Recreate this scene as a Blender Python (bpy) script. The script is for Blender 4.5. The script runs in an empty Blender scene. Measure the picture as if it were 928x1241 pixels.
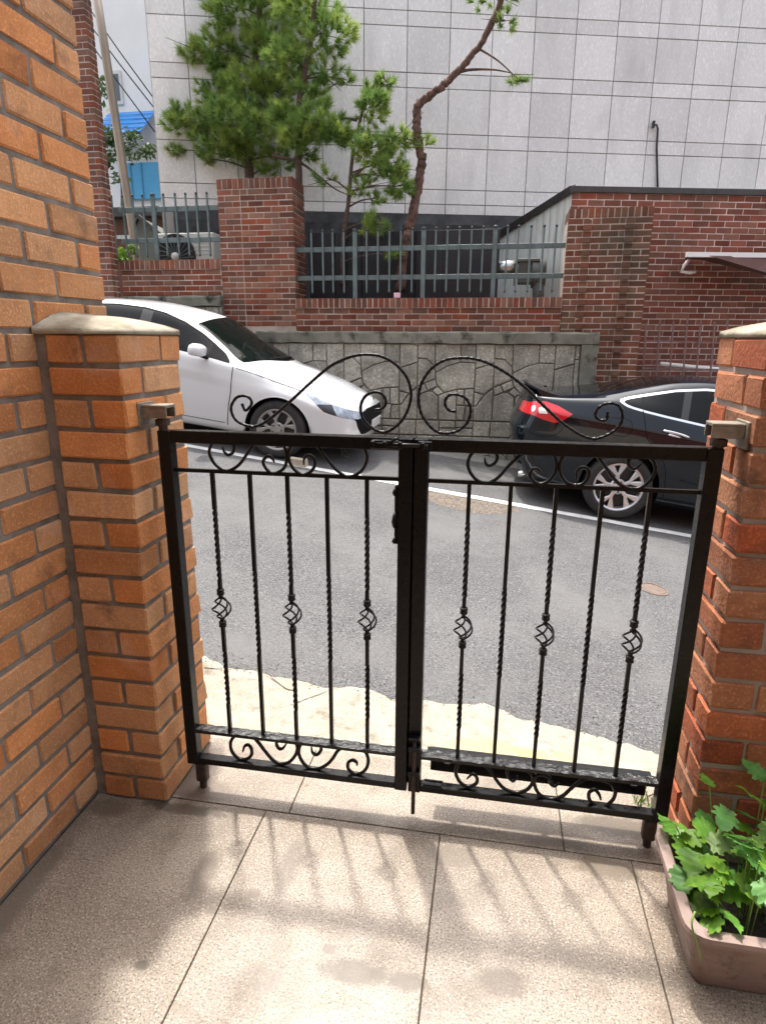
import bpy, bmesh, math, random
import numpy as np
from mathutils import Vector, Matrix

random.seed(7)
rng = np.random.default_rng(11)
sc = bpy.context.scene
COL = sc.collection

# ------------------------------------------------------------------ camera
CAM_F, YAW, PITCH, ROLL, CAM_H = 752.4, .1729, .2724, .0056, 1.585


def cam_axes():
    cy, sy, cp, sp = math.cos(YAW), math.sin(YAW), math.cos(PITCH), math.sin(PITCH)
    fwd = np.array([-sy * cp, cy * cp, -sp])
    right = np.array([cy, sy, 0.])
    up = np.cross(right, fwd)
    c, s = math.cos(ROLL), math.sin(ROLL)
    return c * right + s * up, -s * right + c * up, fwd


AR, AU, AF = cam_axes()
AC = np.array([0, 0, CAM_H])
cam_d = bpy.data.cameras.new('camera')
cam = bpy.data.objects.new('camera', cam_d)
COL.objects.link(cam)
cam_d.sensor_fit = 'HORIZONTAL'
cam_d.sensor_width = 36
cam_d.lens = CAM_F / 928 * 36
cam_d.clip_start = .05
cam_d.clip_end = 2000
cam.matrix_world = Matrix(((AR[0], AU[0], -AF[0], 0), (AR[1], AU[1], -AF[1], 0),
                           (AR[2], AU[2], -AF[2], CAM_H), (0, 0, 0, 1)))
sc.camera = cam


def ray(x, y):
    return AF + ((x - 464) * AR - (y - 620.5) * AU) / CAM_F


def at(x, y, Y):                      # a point of the photograph on the upright plane at distance Y
    d = ray(x, y)
    return Vector(AC + d * (Y / d[1]))


def onplane(x, y, p0, n):
    d = ray(x, y)
    t = np.dot(np.array(p0) - AC, n) / np.dot(d, n)
    return Vector(AC + d * t)


# ------------------------------------------------------------------ light
SUN_EL, SUN_AZ = math.radians(69), math.radians(-25)
tosun = Vector((math.sin(SUN_AZ) * math.cos(SUN_EL), math.cos(SUN_AZ) * math.cos(SUN_EL), math.sin(SUN_EL)))
sun_d = bpy.data.lights.new('sun', 'SUN')
sun_d.energy = 1.7
sun_d.angle = math.radians(2)
sun_d.color = (1, .95, .87)
sun = bpy.data.objects.new('sun', sun_d)
COL.objects.link(sun)
sun.rotation_euler = tosun.to_track_quat('Z', 'Y').to_euler()
w = bpy.data.worlds.new('World')
sc.world = w
w.use_nodes = True
wn = w.node_tree
sky = wn.nodes.new('ShaderNodeTexSky')
sky.sky_type = 'NISHITA'
sky.sun_disc = False
sky.sun_elevation = SUN_EL
sky.sun_rotation = SUN_AZ
sky.air_density = 1.0
sky.dust_density = 6.0
sky.ozone_density = 1.0
veil = wn.nodes.new('ShaderNodeHueSaturation')      # thin high cloud: the sky is whitish all over
veil.inputs['Saturation'].default_value = .42
wn.links.new(sky.outputs[0], veil.inputs['Color'])
wn.links.new(veil.outputs[0], wn.nodes['Background'].inputs[0])
wn.nodes['Background'].inputs[1].default_value = .15
sc.view_settings.view_transform = 'Standard'
sc.view_settings.look = 'None'
sc.view_settings.exposure = 1.6
sc.view_settings.gamma = 1

# ------------------------------------------------------------------ materials
MATS = {}


def mat(name, c1, c2=None, scale=8., rough=.8, bump=0., bscale=120., metallic=0., var=0., hue=0., sat=0.,
        speck=0., sscale=400., coat=0., spec=.5, lo=.35, hi=.65, detail=6, stain=None, stain_scale=2., stain_lo=.5,
        stain_hi=.7, rvar=0., stretch=None, salt=0.):
    m = bpy.data.materials.new(name)
    m.use_nodes = True
    nt = m.node_tree
    N, L = nt.nodes, nt.links
    b = N['Principled BSDF']
    b.inputs['Roughness'].default_value = rough
    b.inputs['Metallic'].default_value = metallic
    b.inputs['Coat Weight'].default_value = coat
    b.inputs['Coat Roughness'].default_value = .03
    b.inputs['Specular IOR Level'].default_value = spec
    geo = N.new('ShaderNodeNewGeometry')
    vec = geo.outputs['Position']
    if stretch:
        vm = N.new('ShaderNodeVectorMath')
        vm.operation = 'MULTIPLY'
        L.new(vec, vm.inputs[0])
        vm.inputs[1].default_value = stretch
        vec = vm.outputs[0]

    def noise(s, d=6, r=.6):
        n = N.new('ShaderNodeTexNoise')
        n.inputs['Scale'].default_value = s
        n.inputs['Detail'].default_value = d
        n.inputs['Roughness'].default_value = r
        L.new(vec, n.inputs['Vector'])
        return n.outputs['Fac']

    def ramp(fac, lo, hi):
        r = N.new('ShaderNodeMapRange')
        r.inputs['From Min'].default_value = lo
        r.inputs['From Max'].default_value = hi
        L.new(fac, r.inputs['Value'])
        return r.outputs['Result']

    def mix(fac, a, bb, mode='MIX'):
        x = N.new('ShaderNodeMix')
        x.data_type = 'RGBA'
        x.blend_type = mode
        for sock, v in ((x.inputs[0], fac), (x.inputs[6], a), (x.inputs[7], bb)):
            if hasattr(v, 'links'):
                L.new(v, sock)
            elif isinstance(v, (int, float)):
                sock.default_value = v
            else:
                sock.default_value = (*v, 1)
        return x.outputs[2]

    col = None
    if c2 is not None:
        col = mix(ramp(noise(scale, detail), lo, hi), c1, c2)
    if speck:
        base = col if col is not None else c1
        s1 = ramp(noise(sscale, 2), .54, .62)
        s2 = ramp(noise(sscale * .83 + 3, 2), .55, .64)
        k = 1 - speck
        col = mix(s1, base, tuple(v * k for v in c1))
        col = mix(s2, col, tuple(min(1, v * (1 + .7 * speck)) for v in c1))
    if stain:
        base = col if col is not None else c1
        col = mix(ramp(noise(stain_scale, 5, .65), stain_lo, stain_hi), base, stain)
    if salt:                                  # pale bloom
        base = col if col is not None else c1
        sf = ramp(noise(4.3, 6, .7), .57, .74)
        sm = N.new('ShaderNodeMath')
        sm.operation = 'MULTIPLY'
        sm.inputs[1].default_value = salt
        L.new(sf, sm.inputs[0])
        col = mix(sm.outputs[0], base, tuple(min(.6, .25 + .6 * v) for v in c1))
    if var or hue or sat:
        oi = N.new('ShaderNodeObjectInfo')
        h = N.new('ShaderNodeHueSaturation')
        rv = N.new('ShaderNodeMapRange')
        rv.inputs['To Min'].default_value = 1 - var
        rv.inputs['To Max'].default_value = 1 + var
        L.new(oi.outputs['Random'], rv.inputs['Value'])
        L.new(rv.outputs[0], h.inputs['Value'])
        w2 = N.new('ShaderNodeMath')
        w2.operation = 'MULTIPLY'
        w2.inputs[1].default_value = 37.31
        L.new(oi.outputs['Random'], w2.inputs[0])
        fr = N.new('ShaderNodeMath')
        fr.operation = 'FRACT'
        L.new(w2.outputs[0], fr.inputs[0])
        rh = N.new('ShaderNodeMapRange')
        rh.inputs['To Min'].default_value = .5 - hue
        rh.inputs['To Max'].default_value = .5 + hue
        L.new(fr.outputs[0], rh.inputs['Value'])
        L.new(rh.outputs[0], h.inputs['Hue'])
        rs = N.new('ShaderNodeMapRange')
        rs.inputs['To Min'].default_value = 1 + sat
        rs.inputs['To Max'].default_value = 1 - sat
        L.new(fr.outputs[0], rs.inputs['Value'])
        L.new(rs.outputs[0], h.inputs['Saturation'])
        if col is None:
            h.inputs['Color'].default_value = (*c1, 1)
        else:
            L.new(col, h.inputs['Color'])
        col = h.outputs[0]
    if col is None:
        b.inputs['Base Color'].default_value = (*c1, 1)
    else:
        L.new(col, b.inputs['Base Color'])
    if rvar:
        rr = N.new('ShaderNodeMapRange')
        rr.inputs['From Min'].default_value = .3
        rr.inputs['From Max'].default_value = .7
        rr.inputs['To Min'].default_value = max(.02, rough - rvar)
        rr.inputs['To Max'].default_value = min(1, rough + rvar)
        L.new(noise(scale * 1.7 + 1), rr.inputs['Value'])
        L.new(rr.outputs[0], b.inputs['Roughness'])
    if bump:
        bp = N.new('ShaderNodeBump')
        bp.inputs['Strength'].default_value = bump
        bp.inputs['Distance'].default_value = .004
        L.new(noise(bscale, 4), bp.inputs['Height'])
        L.new(bp.outputs[0], b.inputs['Normal'])
    MATS[name] = m
    return m


def glass(name, tint, alpha, rough=.02):
    m = bpy.data.materials.new(name)
    m.use_nodes = True
    N, L = m.node_tree.nodes, m.node_tree.links
    b = N['Principled BSDF']
    b.inputs['Base Color'].default_value = (*tint, 1)
    b.inputs['Roughness'].default_value = rough
    b.inputs['Specular IOR Level'].default_value = .22
    t = N.new('ShaderNodeBsdfTransparent')
    t.inputs[0].default_value = (.55, .6, .58, 1)
    x = N.new('ShaderNodeMixShader')
    x.inputs[0].default_value = alpha
    L.new(t.outputs[0], x.inputs[1])
    L.new(b.outputs[0], x.inputs[2])
    L.new(x.outputs[0], N['Material Output'].inputs['Surface'])
    return m


M_ORANGE = mat('orange_brick', (.58, .275, .115), (.45, .20, .08), 9, .88, .7, 90, var=.2, hue=.007, sat=.1,
               stain=(.13, .075, .045), stain_scale=6, stain_lo=.56, stain_hi=.8, speck=.22, sscale=170, salt=.5)
M_REDOR = mat('red_orange_brick', (.40, .14, .06), (.28, .085, .036), 8, .88, .8, 70, var=.2, hue=.01, sat=.08, stain=(.11, .05, .03), stain_scale=7,
              stain_lo=.54, stain_hi=.76, speck=.25, sscale=150, salt=.4)
M_RED = mat('red_brick', (.205, .075, .04), (.135, .05, .032), 6, .85, .4, 60, var=.38, hue=.009, sat=.15,
            stain=(.075, .05, .04), stain_scale=1.3, stain_lo=.56, stain_hi=.78)
M_REDMOSS = mat('mossy_red_brick', (.195, .076, .04), (.135, .056, .034), 6, .9, .4, 60, var=.28, hue=.008, sat=.1,
                stain=(.075, .058, .035), stain_scale=1.1, stain_lo=.46, stain_hi=.66)
M_REDLITE = mat('light_red_brick', (.215, .074, .044), (.15, .054, .035), 6, .85, .4, 60, var=.3, hue=.007, sat=.1)
M_MORTAR = mat('grey_mortar', (.25, .225, .195), (.15, .13, .11), 14, .95, .8, 80)
M_MORTAR_R = mat('pale_mortar', (.40, .35, .31), (.30, .25, .22), 10, .95, .5, 60)
M_MORTAR_F = mat('pinkish_mortar', (.60, .50, .43), (.36, .29, .25), 2.2, .95, .4, 60)
M_MORTAR_L = mat('whitish_mortar', (.72, .62, .57), (.58, .48, .44), 3, .95, .4, 60)
M_CAP = mat('sandy_cement', (.40, .36, .275), (.27, .24, .185), 12, .95, .7, 70, stain=(.2, .17, .11), stain_scale=9)
M_GRANITE = mat('polished_granite', (.27, .222, .174), (.19, .152, .116), 4, .42, .04, 300, speck=.72, sscale=190,
                stain=(.115, .09, .066), stain_scale=3.2, stain_lo=.5, stain_hi=.74, rvar=.16, var=.05)
M_SEAM = mat('dark_seam', (.06, .045, .03), rough=.95)
M_CONC = mat('pale_concrete', (.32, .29, .235), (.24, .215, .17), 6, .95, .7, 50, speck=.25, sscale=90,
             stain=(.12, .10, .07), stain_scale=11, stain_lo=.55, stain_hi=.75)
M_GUTTER = mat('gutter_concrete', (.24, .23, .21), (.18, .175, .16), 5, .95, .5, 60)
M_BLACK = mat('black_paint', (.0035, .0035, .0038), (.006, .0055, .0055), 40, .32, .08, 60, rvar=.08, spec=.3)
M_HAMMER = mat('hammered_black_paint', (.004, .004, .005), (.009, .009, .009), 60, .16, 1.0, 130)
M_GALV = mat('weathered_zinc', (.30, .265, .22), (.20, .17, .13), 40, .55, .3, 90, metallic=.5)
M_RUST = mat('rusty_steel', (.06, .03, .02), (.02, .015, .012), 50, .6, .5, 100)
M_STEEL = mat('bright_steel', (.5, .5, .5), rough=.3, metallic=1.)
M_STONE = mat('cast_stone', (.42, .40, .335), (.29, .275, .225), 7, .95, 1., 30, var=.16, speck=.45, sscale=45,
              stain=(.15, .145, .12), stain_scale=2.6, stain_lo=.46, stain_hi=.72, salt=.35)
M_STONEJ = mat('stone_joint', (.19, .18, .155), (.12, .115, .10), 6, .95)
M_STONECAP = mat('mossy_concrete', (.24, .23, .19), (.15, .15, .115), 4, .95, .6, 40, stain=(.035, .035, .025),
                 stain_scale=5, stain_lo=.5, stain_hi=.66)
M_PANEL = mat('granite_panel', (.80, .78, .76), (.71, .69, .67), 1.2, .6, .05, 200, var=.08, speck=.14, sscale=60,
              stain=(.60, .58, .56), stain_scale=2.5, stain_lo=.5, stain_hi=.8, stretch=(1, 1, .35))
M_PANELJ = mat('panel_joint', (.34, .33, .31), rough=.9)
M_DARKBAND = mat('dark_rough_stone', (.075, .075, .08), (.045, .045, .048), 6, .95, 1., 20)
M_BOARD = mat('black_board', (.012, .011, .014), (.02, .018, .02), 3, .6)
M_FENCE = mat('grey_green_fence', (.13, .175, .175), (.09, .12, .118), 8, .5, .2, 60)
M_FENCETIP = mat('dark_fence_tip', (.03, .035, .04), rough=.5)
M_WHITEWALL = mat('dirty_white_siding', (.68, .70, .68), (.55, .57, .55), 3, .8, .1, 40, stain=(.42, .4, .34),
                  stain_scale=4, stretch=(3, 3, .4))
M_FLASH = mat('dark_flashing', (.055, .05, .048), (.035, .03, .03), 10, .5)
M_TWIG = mat('dry_twig', (.22, .17, .12), rough=.9)
M_GALVD = mat('galvanised_duct', (.62, .62, .6), (.5, .5, .48), 6, .3, metallic=.9)
M_DUCT = mat('sooty_duct', (.12, .125, .12), (.06, .062, .06), 5, .6)
M_ACWHITE = mat('off_white_casing', (.66, .66, .62), (.58, .58, .54), 6, .5)
M_DARK = mat('dark_plastic', (.02, .02, .022), rough=.5)
M_BARK = mat('pine_bark', (.13, .085, .06), (.055, .038, .03), 30, .95, 1., 60)
M_REDBARK = mat('reddish_bark', (.17, .09, .065), (.05, .032, .027), 16, .95, 1., 50)
M_NEEDLE = mat('pine_needle', (.16, .28, .065), (.36, .46, .10), 3.2, .6, lo=.42, hi=.62, stain=(.17, .14, .06), stain_scale=5, stain_lo=.6, stain_hi=.72)
M_LEAF = mat('fresh_leaf', (.17, .36, .05), (.09, .23, .03), 30, .5, var=.35, hue=.025, sat=.1, stain=(.30, .36, .07), stain_scale=25, stain_lo=.6, stain_hi=.75)
M_WEED = mat('weed_leaf', (.16, .26, .05), rough=.6)
M_PLANTER = mat('brown_plastic', (.30, .215, .19), (.22, .155, .135), 12, .55, .1, 90, stain=(.09, .065, .05), stain_scale=16, stain_lo=.57, stain_hi=.72, rvar=.12)
M_SOIL = mat('potting_soil', (.035, .026, .02), (.02, .015, .012), 30, .95, 1., 60)
M_POLE = mat('aged_pole_steel', (.36, .30, .24), (.24, .20, .16), 5, .45, metallic=.4, stretch=(1, 1, .3))
M_WHITEWALL2 = mat('white_render', (.84, .83, .81), (.79, .78, .76), 2, .8)
M_BLUE = mat('blue_sheet', (.02, .27, .72), (.015, .22, .62), 3, .35)
M_BLUE2 = mat('pale_blue_screen', (.10, .44, .72), (.08, .38, .65), 2, .5)
M_GLASSW = mat('window_glass', (.1, .12, .14), rough=.08)
M_WHITEPAINT = mat('car_white_paint', (.70, .71, .735), rough=.3, coat=1.)
M_BLACKPAINT = mat('car_black_paint', (.0045, .0075, .0125), rough=.06, spec=.5)
M_CHROME = mat('chrome', (.85, .85, .86), rough=.12, metallic=1.)
M_ALLOY = mat('alloy', (.62, .62, .63), rough=.32, metallic=.8)
M_ALLOYG = mat('grey_alloy', (.36, .34, .33), rough=.4, metallic=.7)
M_TYRE = mat('tyre_rubber', (.022, .022, .024), (.035, .034, .033), 20, .85, .3, 90)
M_RUBBER = mat('black_trim', (.010, .010, .011), rough=.8, spec=.12)
M_GLOSSDARK = mat('dark_gloss', (.02, .02, .024), rough=.15)
M_SEAT = mat('seat_cloth', (.05, .05, .05), rough=.9)
M_LAMPRED = mat('red_lens', (.55, .008, .018), rough=.12, coat=1.)
M_LAMPWHITE = mat('clear_lens', (.75, .72, .72), rough=.1, coat=1.)
M_HEADLAMP = mat('headlamp_glass', (.34, .40, .47), (.16, .19, .24), 14, .08, coat=1.)
M_AMBER = mat('amber_lens', (.8, .32, .06), rough=.15, coat=1.)
M_PLATE = mat('number_plate', (.75, .77, .75), rough=.4)
M_GLASS = glass('tinted_glass', (.004, .0045, .005), .95)
M_WSGLASS = glass('windscreen_glass', (.008, .012, .011), .62)
M_LINE = mat('white_road_paint', (.78, .78, .76), (.62, .62, .6), 9, .7, .3, 90, stain=(.3, .3, .29), stain_scale=14,
             stain_lo=.6, stain_hi=.72)
M_CHOCK = mat('beige_block', (.48, .42, .33), (.40, .35, .27), 20, .9, .5, 60)
M_PINK = mat('faded_pink_paint', (.24, .16, .15), (.18, .11, .10), 10, .6)
M_AWN = mat('brown_awning', (.16, .085, .07), (.12, .06, .05), 5, .6)
M_GREYLEAF = mat('far_leaf', (.055, .10, .035), (.09, .14, .05), 3, .6)
M_GROUND = mat('bare_ground', (.10, .095, .09), (.08, .075, .07), 3, .95)


def translucent(m, k):
    N, L = m.node_tree.nodes, m.node_tree.links
    b = N['Principled BSDF']
    t = N.new('ShaderNodeBsdfTranslucent')
    L.new(b.inputs['Base Color'].links[0].from_socket, t.inputs[0])
    x = N.new('ShaderNodeMixShader')
    x.inputs[0].default_value = k
    L.new(b.outputs[0], x.inputs[1])
    L.new(t.outputs[0], x.inputs[2])
    L.new(x.outputs[0], N['Material Output'].inputs['Surface'])


translucent(M_NEEDLE, .45)
translucent(M_LEAF, .4)
translucent(M_GREYLEAF, .3)


def asphalt():
    m = mat('asphalt', (.102, .102, .104), (.072, .072, .074), 1.6, .85, 1., 180, speck=.78, sscale=90,
            stain=(.125, .124, .122), stain_scale=1.3, stain_lo=.45, stain_hi=.75)
    nt = m.node_tree
    N, L = nt.nodes, nt.links
    b = N['Principled BSDF']
    base = b.inputs['Base Color'].links[0].from_socket
    geo = N.new('ShaderNodeNewGeometry')
    L.new(base, b.inputs['Base Color'])
    return m


M_ASPHALT = asphalt()


def stain_spots(m, spots):
    N, L = m.node_tree.nodes, m.node_tree.links
    b = N['Principled BSDF']
    base = b.inputs['Base Color'].links[0].from_socket
    geo = N.new('ShaderNodeNewGeometry')
    nz = N.new('ShaderNodeTexNoise')
    nz.inputs['Scale'].default_value = 32
    nz.inputs['Detail'].default_value = 9
    nz.inputs['Roughness'].default_value = .72
    L.new(geo.outputs['Position'], nz.inputs['Vector'])
    for (cx, cy, rx, ry, colr, k) in spots:
        mp = N.new('ShaderNodeMapping')
        mp.inputs['Location'].default_value = (-cx / rx, -cy / ry, 0)
        mp.inputs['Scale'].default_value = (1 / rx, 1 / ry, 0)
        L.new(geo.outputs['Position'], mp.inputs['Vector'])
        ln = N.new('ShaderNodeVectorMath')
        ln.operation = 'LENGTH'
        L.new(mp.outputs[0], ln.inputs[0])
        ad = N.new('ShaderNodeMath')
        ad.operation = 'MULTIPLY_ADD'
        L.new(nz.outputs['Fac'], ad.inputs[0])
        ad.inputs[1].default_value = 1.4
        L.new(ln.outputs['Value'], ad.inputs[2])
        mr = N.new('ShaderNodeMapRange')
        mr.inputs['From Min'].default_value = 1.68
        mr.inputs['From Max'].default_value = 1.30
        mr.inputs['To Max'].default_value = k
        L.new(ad.outputs[0], mr.inputs['Value'])
        x = N.new('ShaderNodeMix')
        x.data_type = 'RGBA'
        L.new(mr.outputs[0], x.inputs[0])
        L.new(base, x.inputs[6])
        x.inputs[7].default_value = (*colr, 1)
        base = x.outputs[2]
    L.new(base, b.inputs['Base Color'])


stain_spots(M_CONC, [(.06, 2.28, .15, .09, (.40, .31, .15), .7), (.22, 2.28, .10, .07, (.44, .34, .12), .75),
                     (-.05, 2.2, .12, .12, (.34, .27, .16), .6), (.36, 2.3, .06, .06, (.42, .33, .14), .7)])
stain_spots(M_GRANITE, [(-.14, 1.2, .06, .03, (.1, .08, .06), .8), (-.62, 1.38, .025, .02, (.16, .12, .09), .8),
                        (-.72, 1.3, .02, .018, (.15, .12, .09), .8), (-.83, 1.12, .022, .02, (.1, .08, .06), .9),
                        (-.36, 1.25, .025, .02, (.14, .11, .09), .8), (-.06, 1.62, .1, .05, (.15, .12, .09), .7),
                        (-1.25, 1.62, .10, .05, (.11, .088, .068), .7), (-.98, 1.66, .2, .03, (.07, .055, .04), .85), (-1.02, 1.86, .09, .2, (.07, .05, .04), .8),
                        (-1.30, 1.1, .06, .5, (.11, .09, .07), .7), (-.80, 1.42, .05, .12, (.11, .085, .06), .7), (-.55, 1.5, .04, .14, (.12, .095, .07), .6),
                        (-.28, 1.2, .12, .04, (.09, .07, .05), .8), (.10, 1.24, .08, .05, (.1, .075, .055), .7), (.5, 1.85, .2, .06, (.08, .06, .04), .8),
                        (.42, 1.66, .12, .05, (.13, .1, .07), .8), (-.95, 1.76, .14, .07, (.12, .09, .07), .6)])


# ------------------------------------------------------------------ mesh helpers
def cr(vals):
    pass


class MB:
    def __init__(self):
        self.v, self.f = [], []

    def add(self, vs, fs):
        o = len(self.v)
        self.v += [tuple(p) for p in vs]
        self.f += [tuple(i + o for i in f) for f in fs]

    def box(self, lo, hi, ch=0., T=None):
        vs, fs = cbox(lo, hi, ch)
        if T is not None:
            vs = [tuple(T @ Vector(p)) for p in vs]
        self.add(vs, fs)
        return self

    def tube(self, pts, r, n=8, square=False, twist=0., cap=True, flat=1.):
        pts = [Vector(p) for p in pts]
        m = len(pts)
        rs = r if hasattr(r, '__len__') else [r] * m
        tang = []
        for i in range(m):
            a, b = pts[max(0, i - 1)], pts[min(m - 1, i + 1)]
            tang.append((b - a).normalized())
        t0 = tang[0]
        u = t0.cross(Vector((0, 1, 0)))
        if u.length < .1:
            u = t0.cross(Vector((1, 0, 0)))
        u.normalize()
        o = len(self.v)
        dist = 0
        for i in range(m):
            if i:
                q = tang[i - 1].rotation_difference(tang[i])
                u = q @ u
                dist += (pts[i] - pts[i - 1]).length
            vv = tang[i].cross(u)
            k = 4 if square else n
            for j in range(k):
                a = 2 * math.pi * (j + (.5 if square else 0)) / k + twist * dist
                rr = rs[i] * (1.414 if square else 1)
                p = pts[i] + u * (math.cos(a) * rr) + vv * (math.sin(a) * rr * flat)
                self.v.append(tuple(p))
        k = 4 if square else n
        for i in range(m - 1):
            for j in range(k):
                a = o + i * k + j
                b = o + i * k + (j + 1) % k
                self.f.append((a, b, b + k, a + k))
        if cap:
            self.f.append(tuple(o + j for j in reversed(range(k))))
            self.f.append(tuple(o + (m - 1) * k + j for j in range(k)))
        return self

    def lathe(self, prof, axis_o, axis, n=32, closed=False):
        axis = Vector(axis).normalized()
        u = axis.cross(Vector((0, 0, 1)))
        if u.length < .1:
            u = axis.cross(Vector((1, 0, 0)))
        u.normalize()
        v = axis.cross(u)
        o = len(self.v)
        A = Vector(axis_o)
        for (r, h) in prof:
            for j in range(n):
                a = 2 * math.pi * j / n
                self.v.append(tuple(A + axis * h + u * (math.cos(a) * r) + v * (math.sin(a) * r)))
        m = len(prof)
        for i in range(m - 1 + (1 if closed else 0)):
            for j in range(n):
                a, b = o + i * n + j, o + i * n + (j + 1) % n
                c, d = o + ((i + 1) % m) * n + (j + 1) % n, o + ((i + 1) % m) * n + j
                self.f.append((a, b, c, d))
        return self

    def prism(self, poly, origin, ex, ey, ez, d0, d1, inset=0., ch=0.):
        """polygon (2D) in the ex/ey plane at origin, from depth d0 to d1 along ez, top edge chamfered"""
        O, ex, ey, ez = Vector(origin), Vector(ex), Vector(ey), Vector(ez)
        P = np.array(poly, float)
        if area2(P) < 0:
            P = P[::-1]
        c = P.mean(0)
        if inset:
            P = shrink(P, inset)
        o = len(self.v)
        n = len(P)
        rings = [(P, d0), (P, d1 - ch)] if ch else [(P, d0), (P, d1)]
        if ch:
            rings.append((shrink(P, ch), d1))
        for Q, d in rings:
            for q in Q:
                self.v.append(tuple(O + ex * q[0] + ey * q[1] + ez * d))
        for k in range(len(rings) - 1):
            for j in range(n):
                a, b = o + k * n + j, o + k * n + (j + 1) % n
                self.f.append((a, b, b + n, a + n))
        self.f.append(tuple(o + (len(rings) - 1) * n + j for j in range(n)))
        self.f.append(tuple(o + j for j in reversed(range(n))))
        return self

    def mesh(self, name, m=None, smooth=False):
        me = bpy.data.meshes.new(name)
        me.from_pydata(self.v, [], self.f)
        if m:
            me.materials.append(m)
        if smooth:
            me.polygons.foreach_set('use_smooth', [True] * len(me.polygons))
        me.update()
        return me


def area2(P):
    x, y = P[:, 0], P[:, 1]
    return (x * np.roll(y, -1) - y * np.roll(x, -1)).sum() / 2


def shrink(P, d):
    n = len(P)
    out = []
    for i in range(n):
        a, b, c = P[i - 1], P[i], P[(i + 1) % n]
        e1, e2 = (b - a) / (np.linalg.norm(b - a) + 1e-9), (c - b) / (np.linalg.norm(c - b) + 1e-9)
        n1, n2 = np.array([-e1[1], e1[0]]), np.array([-e2[1], e2[0]])
        m = n1 + n2
        m = m / max(.35, (1 + n1 @ n2))
        out.append(b + m * d)
    return np.array(out)


def cbox(lo, hi, c=0.):
    x0, y0, z0 = lo
    x1, y1, z1 = hi
    if not c:
        v = [(x0, y0, z0), (x1, y0, z0), (x1, y1, z0), (x0, y1, z0), (x0, y0, z1), (x1, y0, z1), (x1, y1, z1), (x0, y1, z1)]
        f = [(0, 3, 2, 1), (4, 5, 6, 7), (0, 1, 5, 4), (1, 2, 6, 5), (2, 3, 7, 6), (3, 0, 4, 7)]
        return v, f
    v, f, idx = [], [], {}
    for sx in (0, 1):
        for sy in (0, 1):
            for sz in (0, 1):
                p = [(x0, x1)[sx], (y0, y1)[sy], (z0, z1)[sz]]
                s = [c if not k else -c for k in (sx, sy, sz)]
                for ax in range(3):
                    q = list(p)
                    for k in range(3):
                        if k != ax:
                            q[k] += s[k]
                    idx[(sx, sy, sz, ax)] = len(v)
                    v.append(tuple(q))
    for ax in range(3):
        o = [k for k in range(3) if k != ax]
        for s in (0, 1):
            ring = []
            for (a, b) in ((0, 0), (1, 0), (1, 1), (0, 1)):
                k = [0, 0, 0]
                k[ax] = s
                k[o[0]] = a
                k[o[1]] = b
                ring.append(idx[(*k, ax)])
            flip = (s == 0) ^ (ax == 1)
            f.append(tuple(reversed(ring)) if flip else tuple(ring))
    for ax in range(3):          # edges along axis ax
        o = [k for k in range(3) if k != ax]
        for a in (0, 1):
            for b in (0, 1):
                q = []
                for (s, face) in ((0, o[0]), (1, o[0]), (1, o[1]), (0, o[1])):
                    k = [0, 0, 0]
                    k[ax] = s
                    k[o[0]] = a
                    k[o[1]] = b
                    q.append(idx[(*k, face)])
                f.append(tuple(q))
    for sx in (0, 1):
        for sy in (0, 1):
            for sz in (0, 1):
                f.append(tuple(idx[(sx, sy, sz, ax)] for ax in range(3)))
    # consistent outward winding
    cen = np.array([(x0 + x1) / 2, (y0 + y1) / 2, (z0 + z1) / 2])
    V = np.array(v)
    g = []
    for q in f:
        p = V[list(q)]
        nn = np.cross(p[1] - p[0], p[2] - p[0])
        g.append(q if nn @ (p.mean(0) - cen) > 0 else tuple(reversed(q)))
    return v, g


def link(name, me, parent=None, loc=None, rot=None):
    o = bpy.data.objects.new(name, me)
    COL.objects.link(o)
    if loc is not None:
        o.location = loc
    if rot is not None:
        o.rotation_euler = rot
    if parent is not None:
        attach(o, parent)
    return o


def attach(o, parent):
    o.parent = parent
    top = parent
    while top.parent is not None:
        top = top.parent
    if not top.get('local_space') and parent.parent is None:
        o.matrix_parent_inverse = Matrix.Translation(-parent.location)
    elif parent.parent is not None and tuple(parent.location) != (0, 0, 0):
        o.matrix_parent_inverse = Matrix.Translation(-parent.location)


def thing(name, label, cat, loc=(0, 0, 0), group=None, local=False):
    o = bpy.data.objects.new(name, None)
    COL.objects.link(o)
    o.location = loc
    o.empty_display_size = .2
    o['label'] = label
    o['category'] = cat
    if group:
        o['group'] = group
    if local:
        o['local_space'] = 1
    return o


def tag(o, label, cat, group=None):
    o['label'] = label
    o['category'] = cat
    if group:
        o['group'] = group
    return o


def part(name, mb, m, parent, smooth=False):
    return link(name, mb.mesh(name, m, smooth), parent)


def box(name, lo, hi, m, parent, ch=.0):
    return part(name, MB().box(lo, hi, ch), m, parent)


def struct(name, me_or_mb, m=None, smooth=False):
    me = me_or_mb.mesh(name, m, smooth) if isinstance(me_or_mb, MB) else me_or_mb
    o = link(name, me)
    o['kind'] = 'structure'
    return o


def catmull(pts, k=6):
    P = [np.array(p, float) for p in pts]
    P = [2 * P[0] - P[1]] + P + [2 * P[-1] - P[-2]]
    out = []
    for i in range(1, len(P) - 2):
        a, b, c, d = P[i - 1:i + 3]
        for s in range(k):
            t = s / k
            out.append(.5 * ((2 * b) + (c - a) * t + (2 * a - 5 * b + 4 * c - d) * t * t + (3 * b - a - 3 * c + d) * t ** 3))
    out.append(P[-2])
    return out


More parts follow.
